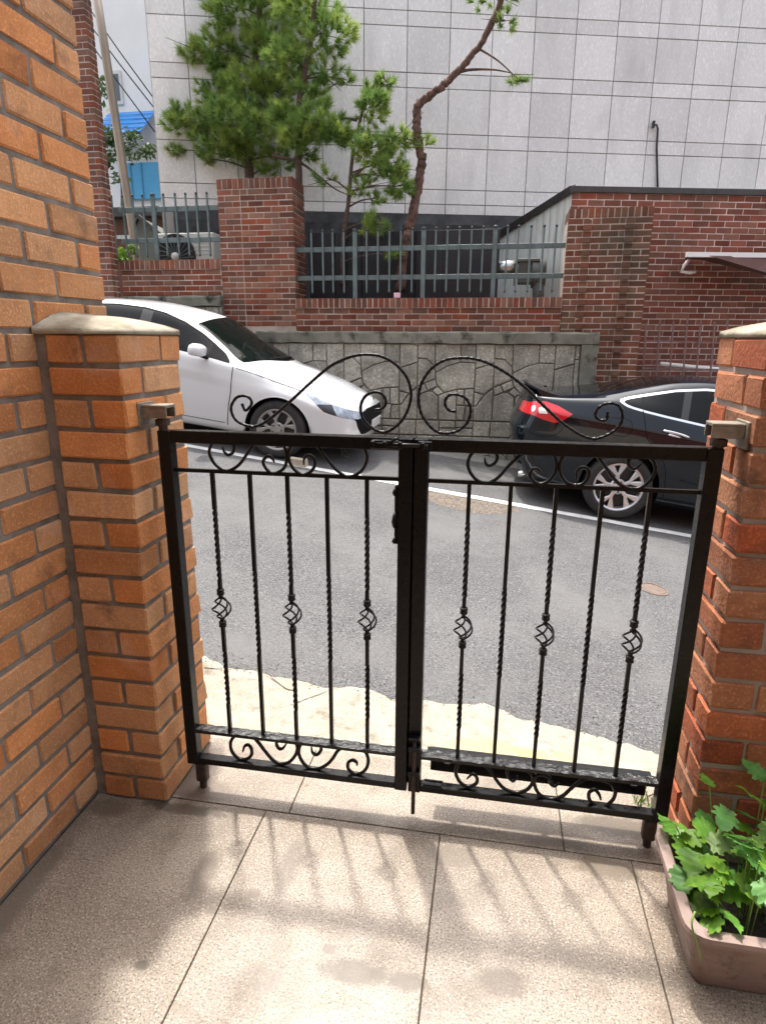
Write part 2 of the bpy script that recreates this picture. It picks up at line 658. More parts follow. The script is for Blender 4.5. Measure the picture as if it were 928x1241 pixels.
class Curve:
    """monotone cubic through (x, y) pairs"""

    def __init__(self, *xy):
        self.x = np.array(xy[0::2], float)
        self.y = np.array(xy[1::2], float)
        h = np.diff(self.x)
        d = np.diff(self.y) / h
        m = np.zeros(len(self.x))
        m[1:-1] = np.where(d[:-1] * d[1:] > 0, 2 * d[:-1] * d[1:] / (d[:-1] + d[1:] + 1e-12), 0)
        m[0], m[-1] = d[0], d[-1]
        self.m, self.h = m, h

    def __call__(self, t):
        t = np.clip(t, self.x[0], self.x[-1])
        i = np.clip(np.searchsorted(self.x, t) - 1, 0, len(self.h) - 1)
        h = self.h[i]
        s = (t - self.x[i]) / h
        return ((1 + 2 * s) * (1 - s) ** 2 * self.y[i] + s * (1 - s) ** 2 * h * self.m[i]
                + s * s * (3 - 2 * s) * self.y[i + 1] + s * s * (s - 1) * h * self.m[i + 1])


# ------------------------------------------------------------------ bricks
BRICKS = {}


def brick_mesh(lx, ly, lz, m, ch=.004, k=None):
    """one chamfered, slightly uneven brick centred on its origin; meshes are shared"""
    k = random.randrange(3) if k is None else k
    key = (round(lx, 2), round(ly, 2), round(lz, 3), m.name, k)
    if key not in BRICKS:
        vs, fs = cbox((-key[0] / 2, -key[1] / 2, -key[2] / 2), (key[0] / 2, key[1] / 2, key[2] / 2), ch)
        r = random.Random(hash(key[:3]) + k)
        j = .0024 if lz > .06 else .0014
        vs = [tuple(c + r.uniform(-j, j) for c in p) for p in vs]
        me = bpy.data.meshes.new('brick')
        me.from_pydata(vs, [], fs)
        me.materials.append(m)
        BRICKS[key] = me
    return BRICKS[key]


def lay(parent, m, c, lx, ly, lz, rz=0., jit=.0015, ch=.004, name='brick'):
    o = bpy.data.objects.new(name, brick_mesh(lx, ly, lz, m, ch))
    o.location = (c[0] + random.uniform(-jit, jit), c[1] + random.uniform(-jit, jit), c[2] + random.uniform(-jit, jit) * .6)
    o.rotation_euler = (random.uniform(-.006, .006), random.uniform(-.006, .006), rz + random.uniform(-.006, .006))
    COL.objects.link(o)
    attach(o, parent)
    return o


def brick_run(parent, m, p0, ex, en, length, z0, z1, bl, bh, j, depth=.09, flip=0, skip=None, ch=.003, top_down=False, closer=True):
    """courses of running bond on the face through p0 along ex, facing en, between z0 and z1"""
    ex, en = Vector(ex), Vector(en)
    rz = math.atan2(ex.y, ex.x)
    rows = int(round((z1 - z0) / (bh + j)))
    pitch = (z1 - z0) / rows
    bh2 = pitch - j
    for r in range(rows):
        z = z0 + r * pitch + pitch / 2
        s = -(bl + j) / 2 if (r + flip) % 2 else 0
        while s < length - .02:
            a, b = max(0, s), min(length, s + bl)
            if b - a > .03:
                c = Vector(p0) + ex * ((a + b) / 2) - en * (depth / 2)
                if not (skip and skip(r, a, b, z)):
                    lay(parent, m, (c.x, c.y, z), b - a, depth, bh2, rz, ch=ch)
            s += bl + j


# ------------------------------------------------------------------ ground, road, apron, patio
def zr(X, Y):
    return -.023 - .137 * X + .035 * (Y - 6.4)


g = MB()
xs = [-600, -60, -40, 40, 60, 600]
ys = [-300, 1.0, 30, 900]
for X in xs:
    for Y in ys:
        g.v.append((X, Y, -.137 * max(-40, min(40, X)) - .55 + (-.3 if Y < 2 else 0)))
for i in range(len(xs) - 1):
    for j in range(len(ys) - 1):
        a = i * len(ys) + j
        g.f.append((a, a + len(ys), a + len(ys) + 1, a + 1))
struct('ground', g, M_GROUND)

g = MB()
for i in range(81):
    for j in range(3):
        X = -40 + i
        Y = 1.95 + j * 3.1
        g.v.append((X, Y, zr(X, Y)))
for i in range(80):
    for j in range(2):
        a = i * 3 + j
        g.f.append((a, a + 3, a + 4, a + 1))
road = struct('road', g, M_ASPHALT)

# parking line, bay end mark, gutter strip by the wall
LY = 6.36
g = MB()
for i in range(161):
    X = -12 + i * .15
    for Y in (LY - .065, LY + .05):
        g.v.append((X, Y + rng.uniform(-.006, .006), zr(X, Y) + .004))
for i in range(160):
    a = i * 2
    g.f.append((a, a + 2, a + 3, a + 1))
part('parking_line', g, M_LINE, road)
g = MB()
for X in (-.98, -.80):
    for Y in (LY + .055, 7.95):
        g.v.append((X, Y, zr(X, Y) + .0045))
g.f.append((0, 2, 3, 1))
part('bay_mark', g, M_LINE, road)
g = MB()
for i in range(41):
    X = -16 + i
    for (Y, h) in ((7.98, .004), (8.0, .018), (8.42, .022)):
        g.v.append((X, Y, zr(X, Y) + h))
for i in range(40):
    for j in range(2):
        a = i * 3 + j
        g.f.append((a, a + 3, a + 4, a + 1))
struct('gutter', g, M_GUTTER)


def onroad(x, y):
    n = np.array([.137, -.035, 1.])
    return onplane(x, y, (0, 6.4, -.023), n)


M_PATCH = mat('sandy_patch', (.175, .135, .10), (.085, .082, .08), 26, .95, 1., 120, speck=.6, sscale=60, lo=.42, hi=.55)
M_IRON = mat('rusty_cover', (.17, .115, .085), (.10, .085, .075), 30, .8, .6, 90)


def road_disc(name, cx, cy, rx, ry, m, h, wob, y_max=99.):
    g = MB()
    n = 48
    g.v.append((cx, cy, zr(cx, cy) + h))
    for k in range(n):
        a = 2 * math.pi * k / n
        q = 1 + wob * math.sin(3 * a + 1) + random.uniform(-wob, wob)
        x, y = cx + rx * q * math.cos(a), min(y_max, cy + ry * q * math.sin(a))
        g.v.append((x, y, zr(x, y) + h))
    for k in range(n):
        g.f.append((0, 1 + k, 1 + (k + 1) % n))
    return part(name, g, m, road)


pc = onroad(568, 606)
road_disc('sandy_patch', pc.x, pc.y, .50, .40, M_PATCH, .002, .04, LY - .075)
mc = onroad(791, 714)
cv = thing('valve_cover', 'small round rusty cover set in the asphalt near the right gate post', 'cover', (mc.x, mc.y, zr(mc.x, mc.y)))
g = MB().lathe([(.001, .004), (.088, .004), (.092, .001), (.096, .001), (.098, .006), (.115, .006), (.118, .001)], (mc.x, mc.y, zr(mc.x, mc.y)), (.137, -.035, 1), 28)
part('lid', g, M_IRON, cv)

edge_px = [(248, 789), (262, 799), (271, 804), (290, 807), (305, 808), (319, 812), (342, 818), (356, 820), (375, 827),
           (398, 832.5), (412, 830), (426, 831), (445, 834), (462, 839), (475, 845), (500, 846), (515, 846), (540, 850),
           (565, 851), (585, 851), (609, 858), (625, 868), (644, 873), (665, 877), (687, 880.5), (710, 887), (731, 893.6),
           (760, 901), (789, 909.6)]
edge = [onroad(*p) for p in edge_px]
E0 = edge[0]
E1 = edge[-1]
edge = [Vector((E0.x - 1.4, E0.y + .25, 0)), Vector((E0.x - .7, E0.y + .12, 0)), Vector((E0.x - .25, E0.y + .05, 0))] + edge + \
       [Vector((E1.x + .25, E1.y - .05, 0)), Vector((E1.x + .8, E1.y - .05, 0)), Vector((E1.x + 1.6, E1.y - .02, 0))]
fine = []
for a, b in zip(edge[:-1], edge[1:]):
    nn = max(1, int((b - a).length / .03))
    for k in range(nn):
        p = a.lerp(b, k / nn)
        fine.append((p.x, p.y + random.uniform(-.012, .012)))
g = MB()
NV = 7
YS = 2.06
for (x, y) in fine:
    for k in range(NV):
        t = k / (NV - 1)
        Y = YS + (y - YS) * t
        z = -.012 * (1 - t) + (zr(x, y) + .010) * t
        z = max(z, zr(x, Y) + .010)
        if k == NV - 1:
            z = zr(x, y) - .004
        g.v.append((x, Y, z + (random.uniform(-.002, .002) if 0 < k < NV - 1 else 0)))
for i in range(len(fine) - 1):
    for k in range(NV - 1):
        a = i * NV + k
        g.f.append((a, a + NV, a + NV + 1, a + 1))
apron = struct('concrete_apron', g, M_CONC, smooth=True)
# cracks in the apron
for nm, pts in (('crack', [(247, 812), (265, 813), (290, 810)]), ('crack', [(322, 818), (345, 838), (357, 842)]),
                ('crack', [(352, 862), (375, 852), (398, 842)])):
    ps = []
    for p in catmull(pts, 5):
        q = onroad(*p)
        ps.append(q)
    # thin dark fissure laid just proud of the concrete
    mbk = MB()
    rowp = []
    for q in ps:
        t = max(0, min(1, (q.y - YS) / .6))
        # find the apron height by the same rule
        xs_ = min(fine, key=lambda f: abs(f[0] - q.x))
        tt = max(0., min(1., (q.y - YS) / (xs_[1] - YS)))
        z = max(-.012 * (1 - tt) + (zr(q.x, xs_[1]) + .010) * tt, zr(q.x, q.y) + .010)
        d = ray(*(0, 0))
        rowp.append((q.x, q.y, z + .0035))
    for (x, y, z) in rowp:
        wv = random.uniform(.002, .004)
        mbk.v += [(x, y - wv, z), (x, y + wv, z)]
    for i in range(len(rowp) - 1):
        a = i * 2
        mbk.f.append((a, a + 2, a + 3, a + 1))
    part(nm, mbk, M_SEAM, apron)

# grit lying along the ragged edge of the apron
g = MB()
for _ in range(900):
    i = random.randrange(8, len(fine) - 8)
    x = fine[i][0] + random.uniform(-.02, .02)
    y = fine[i][1] + random.gauss(.0, .05)
    z = max(zr(x, y), (zr(x, fine[i][1]) + .010) if y < fine[i][1] else -9) + .002
    r = random.uniform(.002, .0065)
    o = len(g.v)
    g.v += [(x - r, y, z), (x + r, y, z), (x, y - r, z), (x, y + r * random.uniform(.6, 1), z), (x, y, z + r)]
    g.f += [(o, o + 2, o + 4), (o + 2, o + 1, o + 4), (o + 1, o + 3, o + 4), (o + 3, o, o + 4)]
gt = link('grit', g.mesh('grit', mat('grit_stone', (.16, .15, .13), (.30, .27, .22), 60, .95)))
gt['kind'] = 'stuff'
gt['label'] = 'loose grit along the ragged edge between concrete and asphalt'

# patio: polished granite slabs on a dark bed
patio = struct('patio', MB().box((-1.5, -.6, -.55), (1.7, 2.06, -.006)), M_SEAM)
SEAMX = [-1.33, -.705, -.10, .504, 1.108, 1.66]
for (y0, y1, sx) in ((-.6, .80, SEAMX), (.80, 1.707, SEAMX), (1.707, 2.06, [-1.33, -.624, .30, 1.0, 1.66])):
    for a, b in zip(sx[:-1], sx[1:]):
        o = part('granite_slab', MB().box((a + .0018, y0 + .0018, -.05), (b - .0018, y1 - .0018, random.uniform(-.0004, .0004)), .0015),
                 M_GRANITE, patio)

# ------------------------------------------------------------------ house wall on the left and the two gate piers
PIT, BH, BJ, BL, BW = .094, .0785, .0155, .228, .108
house = thing('brick_house_wall', 'tall orange brick house wall at the left edge, rising behind the lower gate pier', 'wall', (-1.33, 1.2, 0))
box('mortar_core', (-9, -3.2, -.5), (-1.337, 2.043, 5.2), M_MORTAR, house)
box('rear_wall', (-1.33, -3.2, -.5), (9, -2.6, 5.2), M_ORANGE, house)
box('porch_roof', (-1.33, -2.6, 2.9), (9, -.9, 3.05), M_CONC, house)
brick_run(house, M_ORANGE, (-1.33, 2.05, 0), (0, -1, 0), (1, 0, 0), 1.52, 0.004, 31 * PIT + .004, BL, BH, BJ, ch=.005)


def gate_pier(px0, px1, py0, py1, m, mm, label, mirror, cap_m):
    """pier of interlocking bricks between x px0..px1 and y py0..py1; the open side is px1 (or px0 when mirrored)"""
    t = thing('brick_pier', label, 'gate pier', ((px0 + px1) / 2, (py0 + py1) / 2, 0), 'brick gate piers')
    wj = .008
    box('mortar_core', (px0 + (wj if mirror else -.01), py0 + wj, -.5), (px1 - (wj if not mirror else -.01), py1 - wj, 17 * PIT - .004), mm, t)
    o = -1 if mirror else 1            # direction towards the opening
    xo = px0 if mirror else px1        # open face
    Wd = px1 - px0 - .036
    for r in range(17):
        z = r * PIT + PIT / 2 + .001

        def put(xa, xb, ya, yb):       # xa, xb measured inward from the open face, ya, yb from the front
            cx = xo - o * (xa + xb) / 2
            cy = py0 + (ya + yb) / 2
            if xb - xa >= yb - ya:
                lay(t, m, (cx, cy, z), xb - xa, yb - ya, BH, 0, ch=.005)
            else:
                lay(t, m, (cx, cy, z), yb - ya, xb - xa, BH, math.pi / 2, ch=.005)
        D = py1 - py0
        if r % 2 == 1:                 # long brick on the front, two on the side behind it
            put(0, Wd, 0, BW)
            put(0, BW, BW + BJ, BW + BJ + .224)
            put(BW + BJ, Wd, D - BW, D)
        else:
            put(0, BW, 0, .232)
            put(BW + BJ, Wd, 0, BW)
            put(0, Wd, .232 + BJ, D)
    g = MB()
    n = 8
    zt = 17 * PIT
    prof = [(.31, -.004), (-.003, -.004), (-.001, .012), (.05, .026), (.12, .042), (.2, .052), (.27, .058), (.31, .06)]
    ring = []
    for (q, h) in prof:
        for k in range(n + 1):
            y = py0 - .002 + (D + .004) * k / n
            hh = h * min(1, .22 + 2.6 * k / n) + random.uniform(-.002, .002)
            g.v.append((xo - o * min(q, px1 - px0 - .002), y, zt + (hh if h > 0 else h)))
    for i in range(len(prof) - 1):
        for k in range(n):
            a = i * (n + 1) + k
            g.f.append((a, a + 1, a + n + 2, a + n + 1))
    for k in (0, n):
        g.f.append(tuple(i * (n + 1) + k for i in range(len(prof))))
    part('cement_cap', g, cap_m, t, True)
    return t


pierL = gate_pier(-1.33, -1.06, 1.672, 2.035, M_ORANGE, M_MORTAR,
                  'orange brick gate pier with sloped sandy cement top against the house wall', False, M_CAP)
pierR = gate_pier(.655, 1.05, 1.70, 2.07, M_REDOR, M_MORTAR_R,
                  'redder brick gate pier at the right edge behind the green planter', True, M_CAP)


def hinge(parent, x, y, z, o):
    """galvanised channel bracket that carries the top pivot of a leaf; o points into the opening"""
    g = MB()
    a, b = sorted((x, x + o * .008))
    g.box((a, y - .045, z - .05), (b, y + .045, z + .022), .002)
    a, b = sorted((x + o * .008, x + o * .088))
    g.box((a, y - .03, z + .006), (b, y + .03, z + .016), .002)
    g.box((a, y - .03, z - .024), (b, y - .024, z + .006), .001)
    g.box((a, y + .024, z - .024), (b, y + .03, z + .006), .001)
    h = part('hinge_bracket', g, M_GALV, parent)
    p = MB().tube([(x + o * .058, y, z + .004), (x + o * .058, y, z - .075)], .014, 12)
    p.tube([(x + o * .058, y, z - .03), (x + o * .058, y, z - .048)], .022, 12)
    part('pivot_pin', p, M_RUST, h)


box('garden_wall', (1.052, 1.75, -.5), (9, 2.02, 1.55), M_REDOR, pierR)
hinge(pierL, -1.06, 1.775, 1.372, 1)
hinge(pierR, .655, 1.775, 1.362, -1)

# ------------------------------------------------------------------ the gate
GY = 1.78


def gp(p, Y=GY):
    return at(p[0], p[1], Y)


def scroll(name, pts, parent, r0, taper=True, square=False, Y=GY, flat=1., amp=.1):
    P = catmull([gp(p, Y) for p in pts], 5)
    n = len(P)
    if square:
        P = catmull(P, 3)
        d, rr = 0., []
        for i in range(len(P)):
            d += np.linalg.norm(np.array(P[i]) - np.array(P[max(0, i - 1)]))
            rr.append(r0 * (1 + amp * math.sin(d * 2 * math.pi / .017)))
        g = MB().tube(P, rr, 8)
    else:
        rr = [r0 * (1 if not taper else min(1, .45 + .08 * min(i, n - 1 - i))) for i in range(n)]
        g = MB().tube(P, rr, 8, flat=flat)
    return part(name, g, M_BLACK, parent, True)


def weld(parent, p, Y=GY):
    q = gp(p, Y)
    s = MB().lathe([(.001, .006), (.006, .004), (.009, 0), (.006, -.004)], q, (0, 0, 1), 8)
    return part('weld_bead', s, M_BLACK, parent, True)


def baluster(parent, x, basket, z0=.25, z1=1.178):
    def seg(za, zb, tw):
        k = max(2, int((zb - za) / .006)) if tw else 2
        return [(x, GY, za + (zb - za) * i / (k - 1)) for i in range(k)]
    g = MB()
    R = .0059
    if basket:
        zc = .72
        for (a, b, tw) in ((z0, .36, 0), (.36, .56, 75), (.56, zc - .034, 0)):
            g.tube(seg(a, b, tw), R, 4, True, tw)
        o = part('baluster', g, M_BLACK, parent)
        g = MB()
        for (a, b, tw) in ((zc + .034, .82, 0), (.82, 1.06, 75), (1.06, z1, 0)):
            g.tube(seg(a, b, tw), R, 4, True, tw)
        part('upper_rod', g, M_BLACK, o)
        for s in (-1, 1):
            c = MB()
            c.lathe([(.008, -.012), (.0125, -.009), (.0125, -.003), (.0105, 0), (.0125, .003), (.0125, .009), (.008, .012)],
                    (x, GY, zc + s * .058), (0, 0, 1), 10)
            part('collar', c, M_BLACK, o)
        for q in range(4):
            pts = []
            for i in range(17):
                t = i / 16
                a = q * math.pi / 2 + .5 + 3.3 * t
                rr = .0035 + .0265 * math.sin(math.pi * t) ** .8
                pts.append((x + rr * math.cos(a), GY + rr * math.sin(a), zc - .038 + .076 * t))
            part('basket_wire', MB().tube(pts, .0033, 6), M_BLACK, o, True)
    else:
        for (a, b, tw) in ((z0, .56, 0), (.56, .86, 75), (.86, z1, 0)):
            g.tube(seg(a, b, tw), R, 4, True, tw)
        o = part('baluster', g, M_BLACK, parent)
    return o


def leaf(name_label, xa, xb, hinge_left):
    t = thing('gate_leaf', name_label, 'gate', (xa if hinge_left else xb, GY, .1), 'leaves of the black iron gate')
    Y0, Y1 = 1.76, 1.80
    zb0, zb1, zt0, zt1 = .106, .132, 1.272, 1.310
    for (a, b) in ((xa, xa + .041), (xb - .041, xb)):
        box('stile', (a, Y0, zb0), (b, Y1, zt1 - .002), M_BLACK, t, .002)
    box('top_rail', (xa + .0412, Y0 + .003, zt0), (xb - .0412, Y1 - .003, zt1), M_BLACK, t, .002)
    box('bottom_rail', (xa + .0412, Y0 + .002, zb0 + .003), (xb - .0412, Y1 - .002, zb1), M_BLACK, t, .002)
    # lower flat bar with hammered top, mid rail of twisted bar
    g = MB()
    n = 60
    w0 = .019
    for i in range(n + 1):
        x = xa + .0412 + (xb - xa - .0824) * i / n
        for (dy, dz) in ((-w0, 0), (-w0, .012), (-w0 * .35, .013), (w0 * .35, .013), (w0, .012), (w0, 0)):
            q = random.uniform(-.0022, .0022) if dz else 0
            g.v.append((x, GY + dy, .238 + dz + q))
    for i in range(n):
        for k in range(6):
            a, b = i * 6 + k, i * 6 + (k + 1) % 6
            g.f.append((a, a + 6, b + 6, b))
    g.f += [tuple(range(6)), tuple(n * 6 + k for k in reversed(range(6)))]
    part('lower_flat_bar', g, M_HAMMER, t)
    k = 130
    part('mid_rail', MB().tube([(xa + .04 + (xb - xa - .08) * i / k, GY, 1.184) for i in range(k + 1)], .0056, 4, True, 0.), M_BLACK, t)
    # pivot foot
    xf = xa + .045 if hinge_left else xb - .045
    ft = MB().tube([(xf, GY, 0.0), (xf, GY, zb0 - .001)], .013, 12)
    ft.box((xf - .02, Y0 + .004, .028), (xf + .02, Y1 - .004, zb0 - .0015), .005)
    part('pivot_foot', ft, M_RUST, t)
    return t


gl = leaf('left leaf of the black wrought-iron gate, hinged on the orange pier and carrying the lock', -1.017, -.222, True)
gr = leaf('right leaf of the black wrought-iron gate, hinged on the red pier, with drop bolt', -.217, .611, False)
for i, x in enumerate((-.853, -.730, -.609, -.484, -.360)):
    baluster(gl, x, i % 2 == 0)
for i, x in enumerate((-.056, .063, .190, .316, .443)):
    baluster(gr, x, i % 2 == 0)
S_TL = [(293, 489), (297, 497), (302, 494), (305, 488), (302, 482), (295, 479.5), (286, 482.3), (280, 494), (284, 507), (294, 514),
        (306, 516.7), (317, 514), (331.6, 504), (351, 487), (373.7, 466), (399, 444.5), (418, 434.7), (432, 430.5), (446, 429.5),
        (460, 431.2), (474, 437.5), (486.7, 448.7), (495, 462), (498, 478.8), (494.4, 495.6), (486.7, 509.7), (475, 520),
        (464.3, 523.5), (453, 520), (441.8, 510), (437, 498.4), (438.3, 487.2), (444, 478.8), (453, 475), (461.4, 476.5),
        (466.8, 483), (466.8, 490.7), (461.4, 495.6), (454.4, 496.8)]
S_TR = [(552, 498.4), (545.3, 497.7), (540, 492.4), (539.5, 484.9), (544.5, 478.8), (552.8, 478), (563.4, 481.8), (569.4, 491.7),
        (569.7, 502.2), (564.9, 513.5), (555, 521.8), (542.2, 524.8), (530.2, 523.3), (519.6, 515), (510.6, 501.5), (507.2, 484.9),
        (509, 469.8), (515, 456.2), (525.6, 444), (540.7, 435.8), (557.3, 433.6), (572.4, 434.3), (589, 438.9), (605.6, 447.2),
        (620.7, 457), (640, 472.8), (660.2, 493.2), (679.8, 511.3), (693.4, 521), (707, 528.6), (720.5, 531.6), (734, 527.9),
        (746.2, 520.3), (753, 510.5), (753.7, 500), (749.2, 491.7), (740, 488.6), (729.6, 490.9), (722.8, 497), (721.3, 503.7),
        (726.5, 509), (733.3, 509), (735.6, 506), (735.9, 498.4)]
S1 = [(269.6, 541.3), (272, 547.9), (276.7, 551.4), (282, 548.4), (284, 541.3), (280.9, 534.2), (269.6, 530.5), (259, 535.4), (253.6, 546),
      (256.6, 556.7), (263.7, 565.6), (274.4, 570.5), (283.9, 567.4), (292.2, 560.3), (300.5, 548.4), (307.6, 539.6), (315.9, 533.6),
      (327.7, 531.2), (338.4, 535.4), (345.5, 543.7), (347.3, 554.4), (345.5, 565), (338.4, 571.6), (330, 573.5), (323, 568.6),
      (318.8, 560.3), (321.8, 554.4), (326.5, 552.6), (330.7, 556.7), (332.5, 560.9)]
S2 = [(367.8, 563.3), (369, 554.9), (374.9, 551.7), (380.7, 556.2), (381.4, 564), (376.2, 571.7), (367.2, 575), (358, 570.4), (351.6, 561.4),
      (349.7, 551), (352.3, 542), (359.4, 535.5), (367.2, 532.8), (377.5, 536.2), (386.6, 543.3), (395.6, 554.9), (404.7, 566.6),
      (413.7, 574.3), (421.5, 577.5), (430.5, 575.6), (439.6, 568.5), (444.7, 556.2), (442.2, 544.6), (435.7, 538.1), (425.3, 536.2),
      (417.6, 540.7), (416.3, 547.2), (420.2, 551.7), (424, 551)]
S3 = [(587.1, 554.5), (588.5, 561.5), (592.7, 564.3), (599.7, 560.8), (602.5, 553), (597.6, 545.4), (587.8, 542.5), (576.6, 545.4),
      (568.9, 553.8), (566.8, 563.6), (570.3, 573.4), (578, 581.8), (587.8, 585), (597.6, 582.5), (606, 576.2), (615.8, 565),
      (625.7, 555.9), (635.5, 548.9), (646.7, 544.2), (660.7, 545.4), (670.5, 551), (674, 562.2), (671.9, 573.4), (664.9, 582.5),
      (655, 586.5), (646.7, 583.2), (641.8, 576.2), (645.3, 568.5), (652.3, 569.2), (657, 575.5)]
S4 = [(698, 581), (698.7, 572), (705, 566.4), (712.7, 569.2), (712.7, 578.3), (706.4, 586), (696.6, 588), (685.4, 583.9), (679, 573.4),
      (678.4, 560.8), (685.4, 551), (698, 546.5), (712, 547), (723.2, 553), (733, 565), (742.8, 579), (752.7, 588), (765.3, 592.5),
      (777.9, 590.2), (789, 580.4), (794, 569.2), (790.5, 558), (780.7, 551.7), (768, 553), (761, 559.4), (763.9, 566.4), (769.5, 567.8),
      (777.9, 561.5)]
S5 = [(294.3, 911.4), (296.2, 904.9), (300.7, 903), (304.6, 907.5), (304.6, 915.3), (298.8, 920), (289.7, 919.8), (281.3, 911.4), (279.4, 901),
      (283.3, 893.3), (291, 890), (302.7, 891.3), (311.7, 898.4), (320.8, 910), (331, 921.7), (340.2, 925.6), (350.5, 923.7), (358.3, 914.6),
      (360.2, 904.9), (355.7, 897.8), (349.2, 895.2), (338.9, 895.2), (335, 901), (338.2, 907.5), (342.8, 906.9), (346.9, 901.7)]
S6 = [(377.2, 905.5), (378.7, 912.2), (383.9, 914.8), (388.9, 909.2), (387, 902.4), (377.2, 899.4), (366.6, 900.2), (362, 909.2), (364.3, 919.8),
      (372.6, 929.6), (384.7, 931.8), (395.3, 927.3), (402.8, 919.8), (408.8, 910.7), (416.4, 906.2), (428.4, 905.9), (440.5, 909.5),
      (445.8, 918.3), (445, 928.8), (439, 936.4), (430, 937.9), (422.4, 932.6), (421.7, 925), (426.9, 921.3), (432.2, 924.3), (432.2, 928)]
S7 = [(565.6, 944.3), (572.4, 938.3), (577.7, 942.8), (576.9, 949.6), (567.9, 953.4), (558.8, 949.6), (552.8, 939.8), (552.8, 930.7),
      (558.8, 924), (569.4, 921.7), (584.5, 926.2), (593.5, 933.7), (602.6, 947.3), (611.6, 956.4), (625.2, 960.9), (635.8, 958.6),
      (642, 953.8), (645.8, 946.8), (645, 940), (639, 933.7), (627, 929), (617, 930), (614.6, 935), (617, 943), (622.2, 946.6), (627.5, 940.5)]
S8 = [(677.5, 949), (672.2, 953), (667, 949.8), (666.2, 943.7), (658.7, 939), (650.5, 940), (646.9, 946.8), (650.4, 958.8), (658.7, 966.4),
      (669.2, 968.6), (681.3, 964.9), (691.8, 955.8), (700.9, 948.3), (711.5, 943.7), (728, 945.3), (740, 949.8), (745.4, 959.6), (742.4, 969.4),
      (732.6, 977.7), (723.5, 977.7), (714.5, 970), (713.7, 961), (720.5, 957.3), (725.8, 963.4), (728, 970)]
scroll('crest_scroll', S_TL, gl, .0046, square=True, amp=.07)
scroll('crest_scroll', S_TR, gr, .0046, square=True, amp=.15)
for s in (S1, S2):
    scroll('upper_scroll', s, gl, .0052)
for s in (S3, S4):
    scroll('upper_scroll', s, gr, .0052)
for s in (S5, S6):
    scroll('lower_scroll', s, gl, .0062)
for s in (S7, S8):
    scroll('lower_scroll', s, gr, .0062)
for p in ((306, 517.5), (464, 523.8), (274, 570), (330, 573), (367, 575), (421, 577.5)):
    weld(gl, p)
for p in ((542, 525), (720, 531.8), (588, 585), (655, 586.5), (697, 588), (765, 592.8)):
    weld(gr, p)
# the steel angle lying behind the lower bar of the right leaf
g = MB().box((-.150, 1.845, .135), (.56, 1.885, .178), .002)
g.box((-.163, 1.842, .197), (.575, 1.876, .21), .002)
g.box((-.155, 1.872, .170), (.55, 1.889, .20))
part('steel_channel', g, M_BLACK, gr)
for x in (-.10, .2, .5):
    box('channel_stay', (x, 1.8015, .1985), (x + .02, 1.8415, .2035), M_BLACK, gr)
box('meeting_strip', (-.236, 1.8005, .11), (-.19, 1.8045, 1.305), M_BLACK, gr)
# sliding bolt over the meeting stiles
zc = 1.292
g = MB().box((-.34, 1.746, zc - .014), (-.26, 1.7595, zc + .012), .002)
b = part('sliding_bolt', g, M_BLACK, gl)
box('bolt_catch', (-.205, 1.746, zc - .012), (-.165, 1.7595, zc + .012), M_BLACK, gr, .002)
g = MB().tube([(-.325, 1.742, zc), (-.175, 1.742, zc)], .0065, 8)
g.tube([(-.29, 1.742, zc), (-.27, 1.735, zc + .018), (-.262, 1.733, zc + .02)], .005, 8)
part('bolt_bar', g, M_BLACK, b, True)
for x in (-.335, -.3, -.255, -.19):
    part('bolt_keeper', MB().box((x - .006, 1.734, zc - .011), (x + .006, 1.7465, zc + .010), .002), M_BLACK, b)
# box lock and lever on the left leaf
g = MB().box((-.274, 1.766, .985), (-.2632, 1.794, 1.165), .002)
lk = part('lock_case', g, M_BLACK, gl)
g = MB()
for (z, r, h) in ((1.148, .007, .022), (1.06, .009, .05), (.998, .007, .018)):
    g = MB().tube([(-.27, 1.77, z - h / 2), (-.273, 1.758, z - h / 3), (-.275, 1.752, z), (-.273, 1.758, z + h / 3), (-.27, 1.77, z + h / 2)], r * .55, 8)
    part('lock_lever', g, M_BLACK, lk, True)
# drop bolt on the right leaf
g = MB().tube([(-.197, 1.751, .03), (-.197, 1.751, .33)], .0068, 10)
db = part('drop_bolt', g, M_RUST, gr, True)
for z in (.19, .285):
    part('bolt_bracket', MB().box((-.217, 1.742, z - .008), (-.177, 1.7595, z + .008), .002), M_BLACK, db)
g = MB().box((-.216, 1.736, .322), (-.178, 1.758, .332), .002)
part('bolt_handle', g, M_BLACK, db)
g = MB()
g.box((-.168, 1.7625, .1322), (-.10, 1.797, .136), .001)
g.tube([(-.165, 1.768, .138), (-.105, 1.768, .138), (-.103, 1.79, .138), (-.163, 1.79, .138)], .004, 6)
part('floor_catch', g, M_BLACK, gr)

# ------------------------------------------------------------------ street boundary: plinth, brick walls and piers
WY = 8.4
RB, RH, RJ = .196, .058, .0125            # far bricks


def soldier(parent, m, x0, x1, y0, z0, z1, depth=.2):
    n = int(round((x1 - x0) / .074))
    p = (x1 - x0) / n
    for i in range(n):
        lay(parent, m, (x0 + p * (i + .5), y0 + depth / 2, (z0 + z1) / 2), p - .012, depth, z1 - z0, 0, ch=.003, name='coping_brick')


def low_wall(label, x0, x1, zb, zt, zc, mm):
    t = thing('brick_wall', label, 'wall', ((x0 + x1) / 2, WY, zb), 'low brick boundary walls')
    box('mortar_core', (x0, WY + .005, zb), (x1, WY + .22, zt - .002), mm, t)
    box('coping_core', (x0, WY - .018, zt - .001), (x1, WY + .225, zc - .006), mm, t)
    brick_run(t, M_RED, (x0, WY, 0), (1, 0, 0), (0, -1, 0), x1 - x0, zb, zt, RB, RH, RJ)
    soldier(t, M_RED, x0, x1, WY - .025, zt + .004, zc, .25)
    return t


